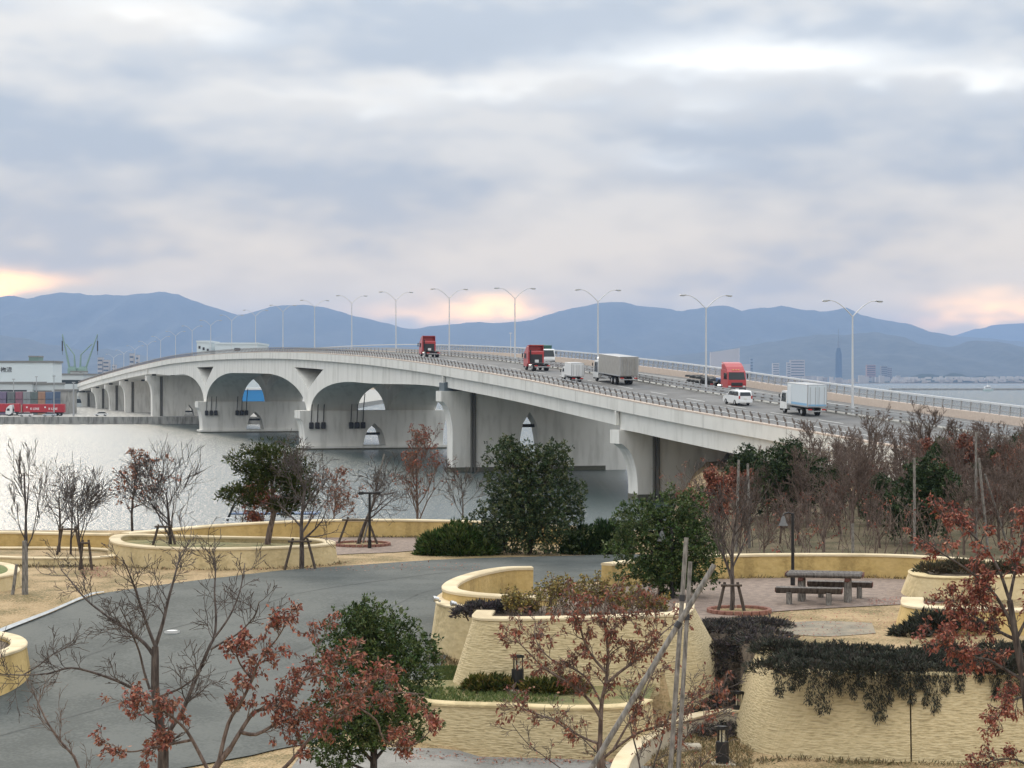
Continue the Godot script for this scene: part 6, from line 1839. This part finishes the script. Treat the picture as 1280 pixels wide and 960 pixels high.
	# poles tied round it
	for q in [[[858, 672], [836, 985], 27.0, .035, "tall grey pole standing upright at the withered tree"], [[893, 706], [724, 985], 26.0, .04, "long grey pole leaning diagonally across the withered tree"], [[863, 702], [846, 985], 27.6, .033, "shorter dark grey pole tied to the upright pole"]]:
		var a := pp(q[0][0], q[0][1], q[2] + .4)
		var b := pp(q[1][0], q[1][1], q[2])
		var dir := (b - a).normalized()
		var gy := ground_y(b.x, q[2])
		b += dir * ((b.y - gy) / -dir.y)
		var po := thing("support_pole", q[4], "pole", b)
		var pm := MB.new(); stake_pole(pm, dir * .1, a - b, q[3]); put(pm, "shaft", M.pole_wood, po)
		var tw := MB.new()
		var tp: Vector3 = (a - b) * .86
		tw.tube([tp - dir * .04, tp + dir * .04], [q[3] * 1.12, q[3] * 1.12], 9)
		put(tw, "rope_tie", M.dark, po)
	rng.seed = 207
	d = 31.0
	base = onground(815, d)
	t = tree_node("bare_shrub", "tangle of thin bare stems in front of the pale edging wall", base)
	mb = MB.new()
	tips = []
	e = EYE - base.y
	var foot := 475 + e / d * F + 10
	for q in [
		[[[812, foot], [808, 1050], [800, 960], [790, 915], [786, 880], [796, 850]], .4, .02, 12],
		[[[815, foot], [822, 1050], [832, 970], [850, 930], [880, 905], [915, 888]], -.4, .018, 14],
		[[[813, foot], [812, 1050], [815, 970], [826, 930], [836, 895], [860, 870], [905, 862]], .5, .018, 14],
		[[[818, foot], [835, 1050], [855, 985], [880, 955], [900, 940]], -.3, .014, 8],
		[[[811, foot], [795, 1050], [770, 985], [745, 940], [705, 905], [680, 895]], .4, .016, 12],
		[[[811, foot], [790, 1060], [750, 1000], [700, 960], [660, 930], [640, 905]], -.3, .014, 10]]:
		limb(mb, base, q[0], d, q[1], q[2], .005, q[3], .34, 3, P, tips)
	put(mb, "stems", M.bark, t)
	lm = cmb()
	leafs(lm, tips, 2, .06, .014, .04, 1.0, REDS, .05)
	put(lm, "leaves", M.dry_leaf, t)
	# --- red-leaved tree at the right edge
	rng.seed = 205
	d = 27.0
	base = onground(1296, d)
	t = tree_node("red_leaf_tree", "red-leaved tree reaching in over the hanging juniper", base)
	mb = MB.new()
	tips = []
	e = EYE - base.y
	limb(mb, base, [[1296, 475 + e / d * F + 12], [1292, 1100], [1290, 960], [1282, 870], [1270, 800], [1262, 750]], d, 0, .075, .04, 4, .4, 3, P, tips)
	for q in [
		[[[1262, 750], [1250, 715], [1235, 690], [1215, 668], [1195, 655], [1178, 652]], .5, .025, 14],
		[[[1265, 780], [1245, 745], [1222, 722], [1200, 706], [1175, 690], [1152, 672]], -.5, .026, 13],
		[[[1270, 800], [1250, 790], [1225, 775], [1205, 762], [1190, 750]], .6, .026, 22],
		[[[1278, 850], [1258, 838], [1235, 825], [1210, 820], [1185, 805], [1168, 800]], -.4, .026, 24],
		[[[1262, 750], [1268, 720], [1275, 690], [1280, 660], [1290, 630]], .6, .025, 15],
		[[[1282, 870], [1268, 875], [1255, 885], [1246, 900]], -.3, .02, 12],
		[[[1290, 960], [1270, 950], [1245, 950], [1225, 960]], .3, .02, 12],
		[[[1270, 800], [1285, 770], [1300, 740], [1310, 700]], -.5, .026, 18],
		[[[1250, 790], [1240, 770], [1228, 745], [1222, 730]], .3, .016, 12]]:
		limb(mb, base, q[0], d, q[1], q[2], .006, q[3], .24, 3, P, tips)
	put(mb, "trunk", M.bark, t)
	lm = cmb()
	leafs(lm, tips, 4, .066, .015, .07, .9, REDS + RUSSET, .4)
	put(lm, "crown", M.dry_leaf, t)
	# thin sapling in front of the drive
	rng.seed = 206
	d = 30.0
	base = onground(110, d)
	t = tree_node("sapling", "thin bare sapling rising in front of the asphalt drive", base)
	mb = MB.new()
	tips = []
	e = EYE - base.y
	limb(mb, base, [[112, 475 + e / d * F + 12], [108, 1050], [98, 960], [78, 930], [60, 905], [48, 880], [40, 860]], d, .3, .03, .008, 12, .45, 3, P, tips)
	put(mb, "trunk", M.bark_brown, t)
# ------------------------------------------------------------------ build
func _ready() -> void:
	var cam := Camera3D.new()
	cam.name = "camera"
	add_child(cam)
	cam.position = Vector3(0, EYE, 0)
	cam.rotation.x = -5.0 / F
	cam.fov = rad_to_deg(2.0 * atan(480.0 / F))
	cam.near = 0.5
	cam.far = 60000.0
	cam.current = true
	var we := WorldEnvironment.new()
	we.name = "environment"
	var env := Environment.new()
	env.background_mode = Environment.BG_SKY
	var sky := Sky.new()
	var sm := PanoramaSkyMaterial.new()
	sm.panorama = make_sky()
	sky.sky_material = sm
	env.sky = sky
	env.background_energy_multiplier = 1.0
	env.tonemap_mode = Environment.TONE_MAPPER_LINEAR
	env.tonemap_exposure = 1.14
	env.sdfgi_enabled = true; env.ssao_enabled = true; env.ssil_enabled = true
	env.fog_enabled = true
	env.fog_density = 0.00006
	env.fog_light_color = Color(.68, .81, 1.0)
	we.environment = env
	add_child(we)
	var sun := DirectionalLight3D.new()
	sun.name = "sun"
	sun.light_energy = 0.5
	sun.light_color = Color(1.0, .95, .87)
	sun.light_angular_distance = 20.0
	sun.shadow_enabled = true
	add_child(sun)
	sun.look_at_from_position(Vector3(-34, 41, -80), Vector3.ZERO)
	print("sky done ", Time.get_ticks_msec())
	make_materials()
	build_water()
	build_mountains()
	build_ground()
	build_paving()
	build_walls()
	print("setting done ", Time.get_ticks_msec())
	build_bridge()
	build_far()
	print("bridge done ", Time.get_ticks_msec())
	build_vehicles()
	build_furniture()
	build_park_trees()
	print("trees done ", Time.get_ticks_msec())
	build_plants()
	build_foreground()
	print("all done ", Time.get_ticks_msec())
